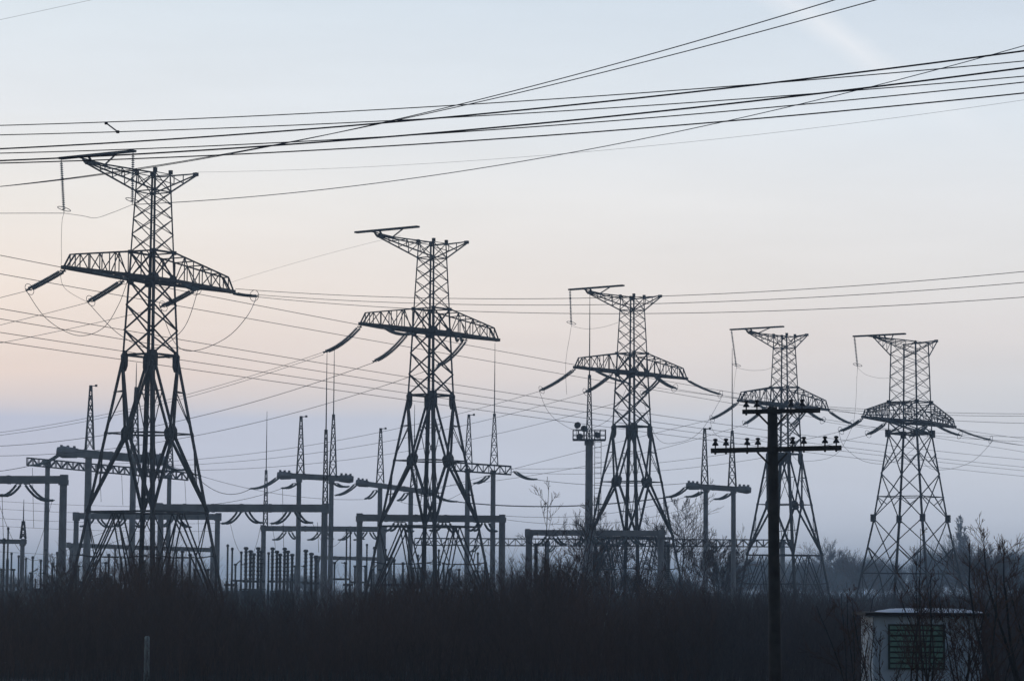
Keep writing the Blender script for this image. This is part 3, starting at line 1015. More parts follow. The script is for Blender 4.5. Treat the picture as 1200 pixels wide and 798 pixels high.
def disconnector(label, pxa, pxb, D, ytop, tilt=0.0):
    """two ribbed posts on a steel trestle with a hinged blade between them"""
    a, b = at(pxa, ytop, D), at(pxb, ytop, D)
    t = thing('disconnector', label, 'disconnector', ((a.x + b.x) / 2, D, 0), 0, EQ)
    zb = a.z - 1.9; fr = MB()
    for x in (a.x, b.x):
        fr.bar(V(x, D - .3, -.2), V(x, D - .3, zb), .13); fr.bar(V(x, D + .3, -.2), V(x, D + .3, zb), .13)
        for k in range(3): fr.bar(V(x, D - .3, zb * k / 3), V(x, D + .3, zb * (k + 1) / 3), .07)
    fr.bar(V(a.x - .5, D, zb), V(b.x + .5, D, zb), .24); fr.bar(V(a.x, D, zb * .45), V(b.x, D, zb * .8), .08)
    fr.build('trestle', M['equip'], t)
    for x in (a.x, b.x):
        mb = MB(); stack(mb, x, D, zb + .1, a.z, .17); mb.build('insulator_column', M['porcelain'], t)
    mb = MB(); mb.bar(V(a.x, D, a.z + .05), V(lerp(a.x, b.x, .55), D, a.z + .05 + tilt), .12); mb.bar(V(b.x, D, a.z + .05), V(lerp(a.x, b.x, .6), D, a.z + .1), .1)
    mb.box((a.x, D, a.z + .08), .4, .3, .22); mb.box((b.x, D, a.z + .08), .4, .3, .22)
    mb.build('blade', M['steel_far'], t)


for xa, xb, D_, yt, tl, lab in (
        (2, 16, 345, 668, .0, 'closed disconnector at the left edge below the bus support'), (36, 52, 350, 672, .6, 'disconnector with raised blade behind the dark left gantry'),
        (92, 106, 352, 664, .0, 'closed disconnector left of the leftmost pylon axis'), (112, 124, 356, 660, .8, 'disconnector with raised blade inside the leftmost pylon'),
        (148, 160, 352, 662, .0, 'closed disconnector behind the middle of the leftmost pylon'), (186, 200, 348, 664, .7, 'disconnector with raised blade right of the leftmost pylon axis'),
        (228, 244, 350, 668, .0, 'closed disconnector by the right leg of the leftmost pylon'), (276, 288, 352, 662, .6, 'disconnector with raised blade behind the dense insulator bank'),
        (346, 357, 354, 664, .0, 'closed disconnector behind the knobbed gantry left column'), (392, 405, 348, 660, .7, 'disconnector with raised blade right of the rod-topped gantry column'),
        (416, 428, 352, 664, .0, 'closed disconnector at the left column of the heavy gantry'), (436, 446, 356, 668, .6, 'disconnector with raised blade by the low gantry right column'),
        (484, 494, 352, 666, .0, 'closed disconnector under the left half of the second pylon'), (526, 538, 350, 668, .6, 'disconnector with raised blade under the right half of the second pylon'),
        (556, 570, 352, 670, .0, 'closed disconnector between the lattice-beam gantry columns')):
    disconnector(lab, xa, xb, D_, yt, tl)


for lab, cols, D_, yt, rp in (
        ('pair of slender porcelain columns left of the dark left gantry column', [54, 66], 356, 646, 1.5), ('three slender porcelain columns between the two left gantries', [86, 97, 110], 362, 648, 1.5),
        ('pair of slender porcelain columns just inside the left leg of the leftmost pylon', [118, 134], 366, 642, 1.4), ('three slender porcelain columns inside the right half of the leftmost pylon', [184, 206, 230], 364, 644, 1.5),
        ('pair of slender porcelain columns left of the sloping-beam gantry', [430, 438], 366, 640, 1.4), ('four slender porcelain columns along the heavy gantry', [452, 479, 490, 514], 366, 646, 1.4),
        ('pair of slender porcelain columns right of the short lattice-beam gantry', [560, 568], 362, 650, 1.4), ('three slender porcelain columns at the far left edge', [14, 21, 31], 362, 650, 1.5)):
    apparatus(lab, 'post insulator', 'post_insulator', cols, D_, yt, 684, rp, group=EQ)


def cabinet(label, px, D, wpx, ytop):
    p = at(px, ytop, D); w = px_w(wpx, D); hz_ = p.z
    t = thing('transformer', label, 'transformer', (p.x, D, 0), 0, EQ)
    mb = MB(); mb.box((p.x, D, hz_ * .45), w, 2.2, hz_ * .9); mb.box((p.x, D, hz_ * .93), w * 1.05, 2.35, .12); mb.build('tank', M['equip'], t)
    mb = MB()
    n = int(w / .35)
    for k in range(n): mb.box((p.x - w / 2 + (k + .5) * w / n, D - 1.3, hz_ * .45), .06, .38, hz_ * .62)
    mb.build('cooling_fins', M['equip'], t)
    for k in (-.3, 0, .3):
        mb = MB(); stack(mb, p.x + k * w, D, hz_ * .95, hz_ * .95 + 1.1, .14); mb.build('bushing', M['porcelain'], t)


cabinet('grey finned transformer below the dense insulator bank', 297, 312, 26, 687)
cabinet('grey finned transformer right of the leftmost pylon foot', 271, 318, 20, 690)
cabinet('grey finned transformer below the broad insulator bank', 332, 315, 28, 690)
cabinet('grey finned transformer at the left edge behind the bus support', 16, 322, 26, 690)
cabinet('grey finned transformer between the left gantry and the bus support column', 48, 330, 22, 687)

# ------------------------------------------------------------------ overhead wires
NG = 'dark wires crossing the top of the picture'
def zD(y, z): return (z - CAM_H) * F / (690 - y)
for lab, y0, ym, y1, x0, x1, r, z in (
    ('topmost of the near wires at the left edge, with the spacer on it', 146.5, 119.6, 71, 0, 1200, .0068, 10.2),
    ('second near wire from the top at the left edge', 157, 134, 88.7, 0, 1200, .0068, 10.0),
    ('thick near wire reaching highest at the right edge of the picture', 176, 130.5, 59.2, 0, 1200, .0100, 9.6),
    ('thin near wire fourth from the top at the left edge', 178.5, 150.8, 95.4, 0, 1200, .0070, 9.6),
    ('thick near wire touching the top of the leftmost pylon', 189, 148, 78.8, 0, 1200, .0100, 9.3),
    ('lowest of the near wires at the right edge', 190.5, 162, 108.3, 0, 1200, .0080, 9.3)):
    Da, Db = zD(y0, z), zD(y1, z)
    # carry both ends past the frame
    sl0, sl1 = (ym - y0) / 600, (y1 - ym) / 600
    k0, k1 = y0 + 120 * .03, y1 + 150 * sl1 * 1.12
    wire(lab, [(-120, k0, Da * 1.02), (600, ym), (1350, k1, zD(k1, z))], r, NG, 'wire_dark', n=48)
wire('upper of two steep wires leaving through the top edge', [(-100, 226, 47), (600, 107.5), (1100, -38, 27.5)], .0062, NG, 'wire_dark', n=44)
wire('lower of two steep wires leaving through the top edge', [(-100, 228, 47.4), (600, 111), (1150, -35, 28)], .0062, NG, 'wire_dark', n=44)
sp = MB(); a_, b_ = at(124.5, 144.6, zD(144, 10.2) * 1.0), at(138, 154.8, zD(154, 10.0))
sp.bar(a_, b_, .014); sp.box(a_, .04, .035, .035); sp.box(b_, .04, .035, .035)
solo(sp, 'wire_spacer', M['wire_dark'], 'short slanted spacer clamped between the two topmost left wires', 'spacer')

PG = 'conductors strung between the pylons'
wire('thin conductor rising from the leftmost pylon top to the upper right corner', [d1b, (620, 188), (1290, 28, 172)], .03, PG)
wire('conductor leaving the left edge level with the ringed jumper string', [d1, (30, 250), (-60, 250.5, 245)], .024, PG)
wire('faint ground wire from the right tip of the leftmost pylon', [(232, 202, 235), (700, 177), (1290, 104, 180)], .010, PG)
wire('faint hair-thin wire across the upper left corner', [(-80, 41, 120), (150, -9, 112)], .006, PG)
wire('upper conductor rightward from the leftmost pylon arm', [(276, 338.5, 236), (800, 346.2), (1290, 309, 176)], .022, PG)
wire('middle conductor rightward from the leftmost pylon arm', [(R1[2][0], 345.5, R1[2][2]), (800, 355), (1290, 323, 174)], .022, PG)
wire('lowest conductor rightward from the leftmost pylon arm', [(R1[2][0], 348, R1[2][2] - .5), (800, 367), (1290, 341, 172)], .022, PG)
for lab, e, ys_ in (('conductor leaving the left edge from the tip string of the leftmost pylon', L1[0], (349, 372)),
                    ('conductor leaving the left edge from the middle string of the leftmost pylon', L1[1], (381, 402)),
                    ('conductor leaving the left edge from the inner string of the leftmost pylon', L1[2], (402, 418))):
    wire(lab, [e, (0, ys_[0]), (-90, ys_[1], 258)], .022, PG)
for k, (lab, ya, yb, yc, Da, Db) in enumerate((
    ('topmost long conductor sloping down from the left edge', 300, 414, 512, 154, 337), ('second long conductor sloping down from the left edge', 322, 428, 529, 158, 345),
    ('third long conductor sloping down from the left edge', 362, 461, 535, 154, 322), ('fourth long conductor sloping down from the left edge', 374, 470, 544, 156, 330),
    ('fifth long conductor sloping down from the left edge', 390, 478, 549, 158, 338), ('lowest long conductor sloping down from the left edge', 401, 485.5, 556, 160, 345))):
    s0 = (yb - ya) / 600; s1 = (yc - yb) / 600
    wire(lab, [(-90, ya - 92 * s0 * 1.06, Da - 6), (600, yb), (1300, yc + 96 * s1, Db + 25)], .019, PG, n=48)
wire('upper twin conductor sagging left from the second pylon', [(L2[0][0], 412.5, L2[0][2]), (224, 461), (-60, 513, 330)], .022, PG)
wire('lower twin conductor sagging left from the second pylon', [(L2[0][0], 415.5, L2[0][2] + .3), (224, 464.5), (-60, 516, 331)], .022, PG)
wire('conductor sagging left from the middle string of the second pylon', [L2[1], (224, 490), (-60, 524, 335)], .03, PG)
wire('conductor sagging left from the inner string of the second pylon', [L2[2], (224, 511.5), (-60, 533, 340)], .028, PG)
wire('upper conductor sagging left from the middle pylon to the yard', [L3[0], (420, 511.5), (62, 543, 372)], .024, PG)
wire('middle conductor sagging left from the middle pylon to the yard', [L3[1], (420, 523), (100, 546, 372)], .024, PG)
wire('lowest conductor sagging left from the middle pylon to the yard', [L3[2], (420, 537), (150, 550, 372)], .024, PG)
wire('upper conductor leaving the middle pylon to the right', [R3[0], (1000, 478.5), (1290, 484, 262)], .02, PG)
wire('middle conductor leaving the middle pylon to the right', [R3[1], (1000, 481), (1290, 486, 260)], .02, PG)
wire('lower conductor leaving the middle pylon tip to the right', [R3[2], (1000, 484), (1290, 497, 258)], .02, PG)
wire('conductor sagging left from the tip of the pylon behind the wooden pole', [L4[0], (685, 528), (504, 575, 362)], .024, PG)
wire('conductor sagging left from the middle of the pylon behind the wooden pole', [L4[1], (685, 546), (481, 573, 362)], .024, PG)
wire('conductor leaving the tip of the pylon behind the wooden pole rightward', [R4[2], (1110, 508), (1290, 513, 330)], .02, PG)
wire('conductor leaving the inner string of the pylon behind the wooden pole rightward', [R4[1], (1100, 511), (1290, 519, 328)], .02, PG)
wire('conductor sagging left from the left tip of the wide straight-legged pylon', [L5[0], (800, 539), (598, 549, 350)], .022, PG)
wire('conductor sagging left from the inner string of the wide straight-legged pylon', [L5[1], (800, 549), (597, 553, 350)], .022, PG)
wire('upper conductor leaving the wide straight-legged pylon to the right', [R5[1], (1200, 522), (1290, 530, 318)], .022, PG)
wire('lower conductor leaving the tip of the wide straight-legged pylon to the right', [R5[2], (1220, 525), (1290, 534, 316)], .022, PG)
wire('faint conductor rising to the right behind the leftmost pylon arm', [(255, 336, 300), (350, 307), (470, 276, 281)], .011, PG)
BG = 'flexible buses and droppers in the switchyard'
wire('thick sagging bus from the second pylon gantry to the right spired gantry', [(537, 588, 366), (660, 593), (780, 583, 331)], .07, BG)
wire('sagging bus from the short lattice-beam gantry to the right', [(629, 562, 354), (720, 569), (806, 566, 345)], .03, BG)
wire('sagging bus between the tall left gantry and the knobbed gantry', [(222, 549, 335), (262, 578), (293, 573, 335)], .035, BG)
wire('slack bus leaving the left edge from the tall spired gantry', [(34, 546, 325), (0, 552), (-50, 556, 318)], .035, BG)
wire('slack bus between the knobbed gantry and the sloping-beam gantry', [(331, 572, 336), (270, 588), (189, 592, 300)], .028, BG)
wire('upper bus line behind the long box-beam gantry', [(190, 542, 330), (300, 574), (429, 585, 358)], .024, BG)
wire('slack bus below the short lattice-beam gantry', [(556, 567, 346), (510, 590), (467, 587, 358)], .024, BG)
wire('long slack bus leftward from the right spired gantry', [(804, 582, 331), (700, 603), (589, 604, 289)], .022, BG)
wire('low bus line above the far lattice-beam gantry', [(838, 585, 331), (720, 612), (588.5, 608, 288)], .02, BG)
for k, (x, y0_, y1_, D_, lab) in enumerate(((117, 552.5, 588, 372, 'thin dropper left of the leftmost pylon belt'), (142.5, 555, 592, 372, 'thin dropper in the middle of the leftmost pylon legs'),
        (216.5, 561.5, 591, 372, 'thin dropper right of the leftmost pylon legs'), (2.5, 582, 634, 290, 'thin dropper at the left edge above the bus support'),
        (38, 548, 618, 340, 'thin dropper between the left gantry beams'), (232, 604, 640, 330, 'thin dropper beside the right foot of the leftmost pylon'),
        (331, 572, 645, 333, 'thin dropper above the broad insulator bank'), (372, 612, 647, 318, 'thin dropper above the narrow porcelain bank'))):
    wire(lab, [(x, y0_, D_), (x + 1.5, y1_, D_ + 1)], .028, BG, cat='dropper wire', name='dropper_wire', n=4)
for k, (x0_, y0_, xm, ym, x1_, y1_, D_, lab) in enumerate((
        (306, 613, 300, 640, 289, 645, 318, 'slack lead curving down to the dense insulator bank'), (318, 614, 322, 636, 323, 645, 320, 'slack lead curving down to the broad insulator bank'),
        (270, 613, 276, 636, 283, 648, 322, 'slack lead curving down to the slim column'), (61, 587, 50, 625, 39, 655, 300, 'slack lead under the dark left gantry'),
        (-4, 580, 20, 640, 47, 655, 300, 'slack lead rising to the left edge'), (168, 618, 172, 640, 178, 652, 340, 'slack lead behind the leftmost pylon legs'),
        (62, 655, 110, 628, 150, 617, 345, 'sloping lead across the left gantry columns'), (62, 661, 120, 640, 160, 625, 348, 'lower sloping lead across the left gantry columns'),
        (366, 612, 385, 640, 406, 622, 330, 'slack lead looping right of the long box-beam gantry'), (533, 622, 522, 645, 508, 655, 320, 'slack lead beneath the heavy gantry'))):
    wire(lab, [(x0_, y0_, D_), (xm, ym), (x1_, y1_, D_ + 6)], .022, BG, n=14)
for k, yy in enumerate((589, 598, 609, 618, 648)):
    wire(('highest', 'second', 'third', 'fourth', 'lowest')[k] + ' of five thin leads through the left switchyard', [(-60, yy - 6, 310), (100, yy + 3), (254, yy + 4, 345)], .018, BG, n=20)

# ------------------------------------------------------------------ wooden pole in front
D = 77.0
top, bot = at(905.2, 477, D), at(908.5, 798, D)
t = thing('utility_pole', 'dark wooden utility pole with two cross arms of pin insulators', 'utility pole', (bot.x, D, 0))
mb = MB(); dirv = (bot - top).normalized(); foot = top + dirv * ((top.z + .3) / -dirv.z)
mb.tube([top, lerp(top, foot, .3), lerp(top, foot, .65), foot], [.135, .15, .165, .185], 14)
mb.build('pole', M['wood'], t, smooth=True)
def pin_insulator(q, s=1.0):
    ins = MB()
    ins.lathe(q, [(.018, -.02), (.02, .075)], 8)
    o = ins.build('insulator_pin', M['cap_dark'], t)
    ib = MB()
    ib.lathe(q + V(0, 0, .07), [(.085 * s, .0), (.088 * s, .025), (.07 * s, .06), (.042 * s, .09), (.038 * s, .125), (.062 * s, .135), (.064 * s, .175), (.035 * s, .19), (.01, .195)], 14)
    ib.build('insulator', M['cap_dark'], o, smooth=False)
def arm(xa, ya, xb, yb, hpx, pins, dy, brace):
    a, b = at(xa, ya + hpx / 2, D + dy), at(xb, yb + hpx / 2, D + dy)
    mb = MB(); h = px_w(hpx, D); mb.bar(a, b, h); mb.build('cross_arm', M['wood'], t)
    for x in pins:
        tt = (x - xa) / (xb - xa); p_ = lerp(a, b, tt) + V(0, 0, h / 2)
        pin_insulator(p_)
        bb = MB(); bb.lathe(p_ - V(0, 0, h + .04), [(.02, 0), (.03, .01), (.03, .04)], 8); bb.build('bolt', M['cap_dark'], t)
    mb = MB()
    for s_ in (-1, 1):
        xs0 = 905.5 + s_ * 17
        mb.bar(at(xs0, ya + hpx, D + dy), at(905.8 + s_ * 3.5, ya + hpx + brace, D + dy * .8), .045)
    mb.build('brace', M['wood'], t)
arm(833, 525.3, 986, 521.8, 5.6, [838.3, 850.8, 875.6, 888.2, 929, 942, 966.8, 980], -.2, 14)
arm(870, 480, 961, 478.5, 5.0, [874.5, 887, 927, 940], -.2, 14)

# ------------------------------------------------------------------ hut
D = 95.0
a, b = at(1023, 721, D), at(1150, 720, D)
cx, wd = (a.x + b.x) / 2, b.x - a.x; zr = a.z
t = thing('hut', 'small pale hut with green louvred front and snow on its flat roof', 'hut', (cx, D, 0))
mb = MB(); dep = 3.2
mb.box((cx, D + dep / 2, zr / 2 - .15), wd, dep, zr + .3)
mb.build('wall', M['hutwall'], t)
mb = MB()
for k in range(7):
    x = cx - wd / 2 + .04 + (wd - .08) * k / 6
    if 0.15 < k / 6 < .62: continue
    mb.box((x, D - .015, zr / 2), .05, .03, zr - .05)
mb.build('wall_rib', M['hutwall'], t)
lx0, lx1 = at(1040.5, 730, D).x, at(1107, 730, D).x
zt_, zb_ = at(1070, 731, D).z, at(1070, 784, D).z
mb = MB(); fw = .06
for (x0_, x1_, z0_, z1_) in ((lx0, lx1, zt_ - fw, zt_), (lx0, lx1, zb_, zb_ + fw), (lx0, lx0 + fw, zb_ + fw, zt_ - fw), (lx1 - fw, lx1, zb_ + fw, zt_ - fw)):
    mb.box(((x0_ + x1_) / 2, D - .035, (z0_ + z1_) / 2), x1_ - x0_, .07, z1_ - z0_)
mb.box(((lx0 + lx1) / 2, D - .006, (zt_ + zb_) / 2), lx1 - lx0 - fw, .012, zt_ - zb_ - fw)
lv = mb.build('louvre_panel', M['green_dark'], t)
mb = MB(); ns = 8
for k in range(ns):
    z = lerp(zb_ + fw + .05, zt_ - fw - .05, k / (ns - 1)); o = len(mb.v); x0_, x1_ = lx0 + fw, lx1 - fw; hh = .062
    for dy, dz in ((-.07, -hh), (-.05, -hh), (-.012, hh), (-.032, hh)):
        mb.v += [V(x0_, D + dy, z + dz), V(x1_, D + dy, z + dz)]
    for q in range(4):
        i0, i1 = o + 2 * q, o + 2 * ((q + 1) % 4); mb.f.append((i0, i0 + 1, i1 + 1, i1))
mb.build('louvre_slat', M['green'], lv)
mb = MB(); mb.box((cx - .02, D + dep / 2, zr + .055), wd + .52, dep + .5, .11); rf = mb.build('roof', M['roof'], t)
mb = MB(); sn_x0, sn_x1 = at(1038, 715, D).x, at(1156, 715, D).x; nu, nv = 26, 14
rng = random.Random(5)
for j in range(nv + 1):
    for i in range(nu + 1):
        u, v = i / nu, j / nv
        e = min(1, 5 * min(u, 1 - u) + .0, 6 * min(v, 1 - v)); e = max(0, e) ** .6
        hgt = .012 + e * (.06 + .05 * math.sin(math.pi * u) + .02 * math.sin(u * 17 + v * 6) + rng.uniform(-.006, .006))
        mb.v.append(V(lerp(sn_x0, sn_x1, u), lerp(D - .22, D + dep + .2, v), zr + .113 + hgt - (.02 if e == 0 else 0)))
for j in range(nv):
    for i in range(nu):
        k = j * (nu + 1) + i; mb.f.append((k, k + 1, k + nu + 2, k + nu + 1))
mb.build('roof_snow', M['snow'], rf, smooth=True)

# small marker post in the scrub on the left
D = 124.0; tp = at(172.5, 745, D)
mb = MB(); mb.loft([mb.ring(V(tp.x, D, z), V(1, 0, 0), V(0, 1, 0), 8, r) for z, r in ((-.2, .125), (tp.z - .06, .115), (tp.z, .07))], 8)
solo(mb, 'marker_post', M['marker'], 'short pale greenish concrete post standing in the scrub', 'post')

# ------------------------------------------------------------------ bare trees
def grow(seed, h, spread, r0, lean=(0, 0), dens=1.0, levels=3, first=.22, upright=.55, rmin=.008, forks=1):
    """bare winter tree: trunk polyline plus a crown of forked limbs; returns two MB in local space"""
    rn = random.Random(seed); tr, cr = MB(), MB()
    def turn(d, ang):
        x, y = MB.frame(d); az = rn.uniform(0, 2 * math.pi)
        return (d * math.cos(ang) + (x * math.cos(az) + y * math.sin(az)) * math.sin(ang)).normalized()
    def limb(p, d, l, r, lev):
        n = 5 if lev < 2 else 3; pts = [p]; q = p.copy(); dd = d.copy()
        for k in range(n):
            dd = (dd + V(rn.gauss(0, .10), rn.gauss(0, .10), rn.gauss(.05, .07))).normalized()
            q = q + dd * (l / n); pts.append(q)
        cr.tube(pts, [max(rmin * .7, lerp(r, r * .35, k / n)) for k in range(n + 1)], 4 if lev < 2 else 3)
        if lev >= levels: return
        m_ = max(2, int((7 if lev == 1 else 4) * dens + rn.random()))
        for k in range(m_):
            f = rn.uniform(.18, .97); i = min(n - 1, int(f * n)); b_ = lerp(pts[i], pts[i + 1], f * n - i)
            nd = turn((pts[i + 1] - pts[i]).normalized(), rn.uniform(.35, .85)); nd = (nd + V(0, 0, .18)).normalized()
            limb(b_, nd, l * rn.uniform(.35, .65) * (1.15 - f * .55), max(rmin, r * .5), lev + 1)
    for fk in range(forks):
        d = V(lean[0] + (rn.gauss(0, .22) if forks > 1 else 0), lean[1] + (rn.gauss(0, .22) if forks > 1 else 0), 1).normalized()
        pts = [V(0, 0, -.3)]; q = V(0, 0, 0); n = 9; pts.append(q.copy()); hh = h * (1 if fk == 0 else rn.uniform(.7, .95))
        for k in range(n):
            d = (d + V(rn.gauss(0, .07), rn.gauss(0, .07), .06)).normalized(); q = q + d * (hh / n); pts.append(q.copy())
        rr = [r0] + [lerp(r0, rmin, (k / n) ** .8) for k in range(n + 1)]
        tr.tube(pts, rr, 7)
        nl = int(15 * dens) if forks == 1 else int(9 * dens)
        for k in range(nl):
            f = lerp(first, .97, (k + rn.random()) / nl); i = 1 + min(n - 1, int(f * n)); b_ = lerp(pts[i], pts[min(i + 1, n + 1)], f * n - int(f * n))
            az = k * 2.4 + rn.uniform(-.5, .5)
            nd = V(math.cos(az) * (1 - upright), math.sin(az) * (1 - upright), upright + rn.uniform(-.1, .15)).normalized()
            prof = math.sin(math.pi * min(1, (f - first) / (1 - first) * .75 + .25)) + .15
            limb(b_, nd, spread * prof * rn.uniform(.7, 1.15), max(rmin * 1.3, r0 * .42 * (1.1 - f)), 1)
    return tr, cr


def tree(name, label, px, ytop, D, spread, r0, seed, m_tr='bark', m_cr='twig', cat='tree', **kw):
    p = at(px, ytop, D); h = p.z
    t = thing(name, label, cat, (p.x, D, gz(p.x, D)), 0, None)
    tr, cr = grow(seed, h, spread, r0, **kw)
    tr.build('trunk', M[m_tr], t, world=False); cr.build('crown', M[m_cr], t, world=False)
    return t


NEAR = dict(levels=3, rmin=.0088)
tree('bare_tree', 'bare tree with sparse upright branches at the right edge by the hut', 1174, 626, 86, 1.6, .075, 11, first=.3, upright=.5, dens=.8, lean=(-.03, 0), forks=2, **NEAR)
tree('bare_tree', 'taller bare tree cut by the right edge', 1204, 606, 88, 1.8, .08, 12, first=.25, upright=.5, dens=.9, forks=3, **NEAR)
tree('bare_shrub', 'many-stemmed bare shrub growing in front of the hut', 1085, 640, 89, 1.35, .045, 13, cat='shrub', first=.12, upright=.56, dens=.75, forks=6, **NEAR)
tree('bare_shrub', 'straight-stemmed bare sapling before the left half of the hut', 1066, 610, 90.5, 1.1, .04, 14, cat='shrub', first=.2, upright=.6, dens=.7, forks=2, **NEAR)
tree('bare_shrub', 'low twiggy shrub before the right half of the hut', 1128, 672, 88, 1.3, .038, 15, cat='shrub', first=.1, upright=.45, dens=.8, forks=6, **NEAR)
tree('bare_shrub', 'low twiggy shrub at the left corner of the hut', 1030, 690, 91, 1.15, .034, 16, cat='shrub', first=.1, upright=.5, dens=.6, forks=4, **NEAR)
tree('bare_shrub', 'bare dark shrub between the wooden pole and the hut', 1000, 672, 96, 1.3, .034, 18, cat='shrub', first=.12, upright=.5, dens=.75, forks=5, **NEAR)
tree('bare_shrub', 'fine bare bush between the hut and the right edge', 1158, 690, 93, 1.3, .034, 17, cat='shrub', first=.1, upright=.5, dens=.7, forks=5, **NEAR)
MID = dict(levels=3, rmin=.016)
tree('birch_tree', 'thin bare birch left of the floodlight mast, tallest of the trio', 637, 560, 222, 2.8, .09, 21, 'bark_far', first=.22, upright=.52, dens=.75, **MID)
tree('birch_tree', 'thin bare birch in the middle of the trio by the mast', 659, 578, 225, 2.5, .08, 22, 'bark_far', first=.26, upright=.52, dens=.75, lean=(.05, 0), **MID)
tree('birch_tree', 'thin leaning birch nearest the floodlight mast', 675, 582, 228, 2.4, .08, 23, 'bark_far', first=.26, upright=.52, dens=.75, lean=(.06, 0), **MID)
tree('birch_tree', 'slim birch with a pale trunk standing in the scrub', 705, 664, 150, 1.2, .05, 24, 'birch', levels=3, first=.45, upright=.5, rmin=.009, dens=.7)
tree('birch_tree', 'slim pale-trunked birch under the low dark gantry', 664, 664, 178, 1.4, .06, 25, 'birch', levels=3, first=.4, upright=.5, rmin=.01, dens=.7)
FAR = dict(levels=3, rmin=.025, dens=1.45)
tree('bare_tree', 'fuzzy bare tree behind the right foot of the middle pylon', 797, 585, 350, 6.0, .15, 31, 'bark_far', first=.2, upright=.5, forks=2, **FAR)
tree('bare_tree', 'leaning bare tree right of the middle pylon foot', 809, 618, 258, 3.2, .08, 32, 'bark_far', first=.22, upright=.55, lean=(.1, 0), forks=2, levels=3, rmin=.014, dens=1.1)
tree('bare_tree', 'bushy bare tree rising behind the middle pylon', 727, 612, 345, 5.6, .13, 33, 'bark_far', first=.2, upright=.48, forks=3, **FAR)
tree('bare_tree', 'bare tree right of the trio of birches, behind the low dark gantry', 700, 625, 340, 4.6, .12, 42, 'bark_far', first=.2, upright=.5, forks=2, **FAR)
tree('bare_tree', 'bushy bare tree left of the spired gantry columns', 846, 634, 350, 4.6, .12, 34, 'bark_far', first=.2, upright=.48, forks=3, **FAR)
tree('bare_tree', 'round hazy tree between the two right pylons', 984, 648, 880, 9.0, .45, 35, 'bark_far', levels=3, first=.32, upright=.45, rmin=.055, dens=1.7, forks=2)
tree('poplar_tree', 'tall hazy poplar right of the wide straight-legged pylon', 1120, 603, 900, 5.0, .42, 36, 'bark_far', levels=3, first=.2, upright=.78, rmin=.052, dens=1.6)
tree('poplar_tree', 'shorter hazy poplar right of the tall one', 1136, 616, 910, 4.6, .38, 37, 'bark_far', levels=3, first=.2, upright=.78, rmin=.052, dens=1.5)
tree('bare_tree', 'hazy bushy tree behind the hut, by the right pylon foot', 1141, 652, 480, 5.8, .19, 38, 'bark_far', first=.18, upright=.48, forks=3, **FAR)
tree('bare_tree', 'hazy bare tree right of the poplars', 1166, 640, 520, 6.5, .2, 39, 'bark_far', first=.2, upright=.48, forks=3, **FAR)
tree('bare_tree', 'low hazy tree just right of the wooden pole foot', 938, 664, 760, 7.2, .26, 40, 'bark_far', first=.2, upright=.48, forks=2, **FAR)
tree('bare_tree', 'bushy tree below the left foot of the wide straight-legged pylon', 1012, 668, 700, 7.0, .24, 41, 'bark_far', first=.2, upright=.48, forks=2, **FAR)
BUSH = dict(cat='shrub', levels=3, first=.08, upright=.55, rmin=.013)
tree('bare_shrub', 'tall dark bush at the column of the dark left gantry', 70, 642, 212, 2.4, .04, 51, forks=7, dens=.9, **BUSH)
tree('bare_shrub', 'tall dark bush inside the legs of the leftmost pylon', 128, 650, 205, 2.4, .04, 52, forks=7, dens=.9, **BUSH)
tree('bare_shrub', 'second dark bush inside the legs of the leftmost pylon', 196, 652, 208, 2.4, .04, 53, forks=7, dens=.9, **BUSH)
tree('bare_shrub', 'dense dark bush left of the floodlight mast foot', 655, 645, 196, 2.6, .04, 54, forks=9, dens=1.0, **BUSH)
tree('bare_shrub', 'bare bush right of the short lattice-beam gantry columns', 604, 636, 240, 2.6, .045, 55, forks=6, dens=.9, **BUSH)
tree('bare_shrub', 'thin bush under the right leg of the second pylon', 545, 654, 235, 2.3, .04, 56, forks=5, dens=.8, **BUSH)
tree('bare_shrub', 'thin bush under the left leg of the second pylon', 470, 660, 230, 2.3, .04, 57, forks=5, dens=.8, **BUSH)
tree('bare_shrub', 'thin bush between the middle pylon legs', 752, 650, 240, 2.4, .04, 58, forks=6, dens=.9, **BUSH)

# ------------------------------------------------------------------ masses of scrub, grass and far woods
def prisms(P, Q, r0, r1):
    """arrays of segments -> triangular prisms (verts, quads)"""
    d = Q - P; l = np.linalg.norm(d, axis=1, keepdims=True) + 1e-9; d = d / l
    h = np.where(np.abs(d[:, 2:3]) < .9, np.array([[0, 0, 1.0]]), np.array([[0, 1.0, 0]]))
    x = np.cross(d, h); x /= np.linalg.norm(x, axis=1, keepdims=True) + 1e-9
    y = np.cross(x, d); vs = []
    for base, r in ((P, r0), (Q, r1)):
        for k in range(3):
            a = 2 * math.pi * k / 3
            vs.append(base + (x * math.cos(a) + y * math.sin(a)) * r[:, None])
    vv = np.stack(vs, 1).reshape(-1, 3)
    o = (np.arange(len(P)) * 6)[:, None]
    q = np.concatenate([o + np.array([[k, (k + 1) % 3, 3 + (k + 1) % 3, 3 + k]]) for k in range(3)], 1).reshape(-1, 4)
    return vv, q


def mass(name, segs, ma, label):
    P, Q, r0, r1 = (np.concatenate([s_[k] for s_ in segs]) for k in range(4))
    vv, q = prisms(P, Q, r0, r1)
    me = bpy.data.meshes.new(name)
    me.vertices.add(len(vv)); me.vertices.foreach_set('co', vv.astype(np.float32).ravel())
    me.loops.add(q.size); me.loops.foreach_set('vertex_index', q.astype(np.int32).ravel())
    me.polygons.add(len(q)); me.polygons.foreach_set('loop_start', (np.arange(len(q)) * 4).astype(np.int32))
    me.update(calc_edges=True)
    me.materials.append(ma)
    o = bpy.data.objects.new(name, me); COL.objects.link(o)
    return tag(o, label, None, None, 'stuff')


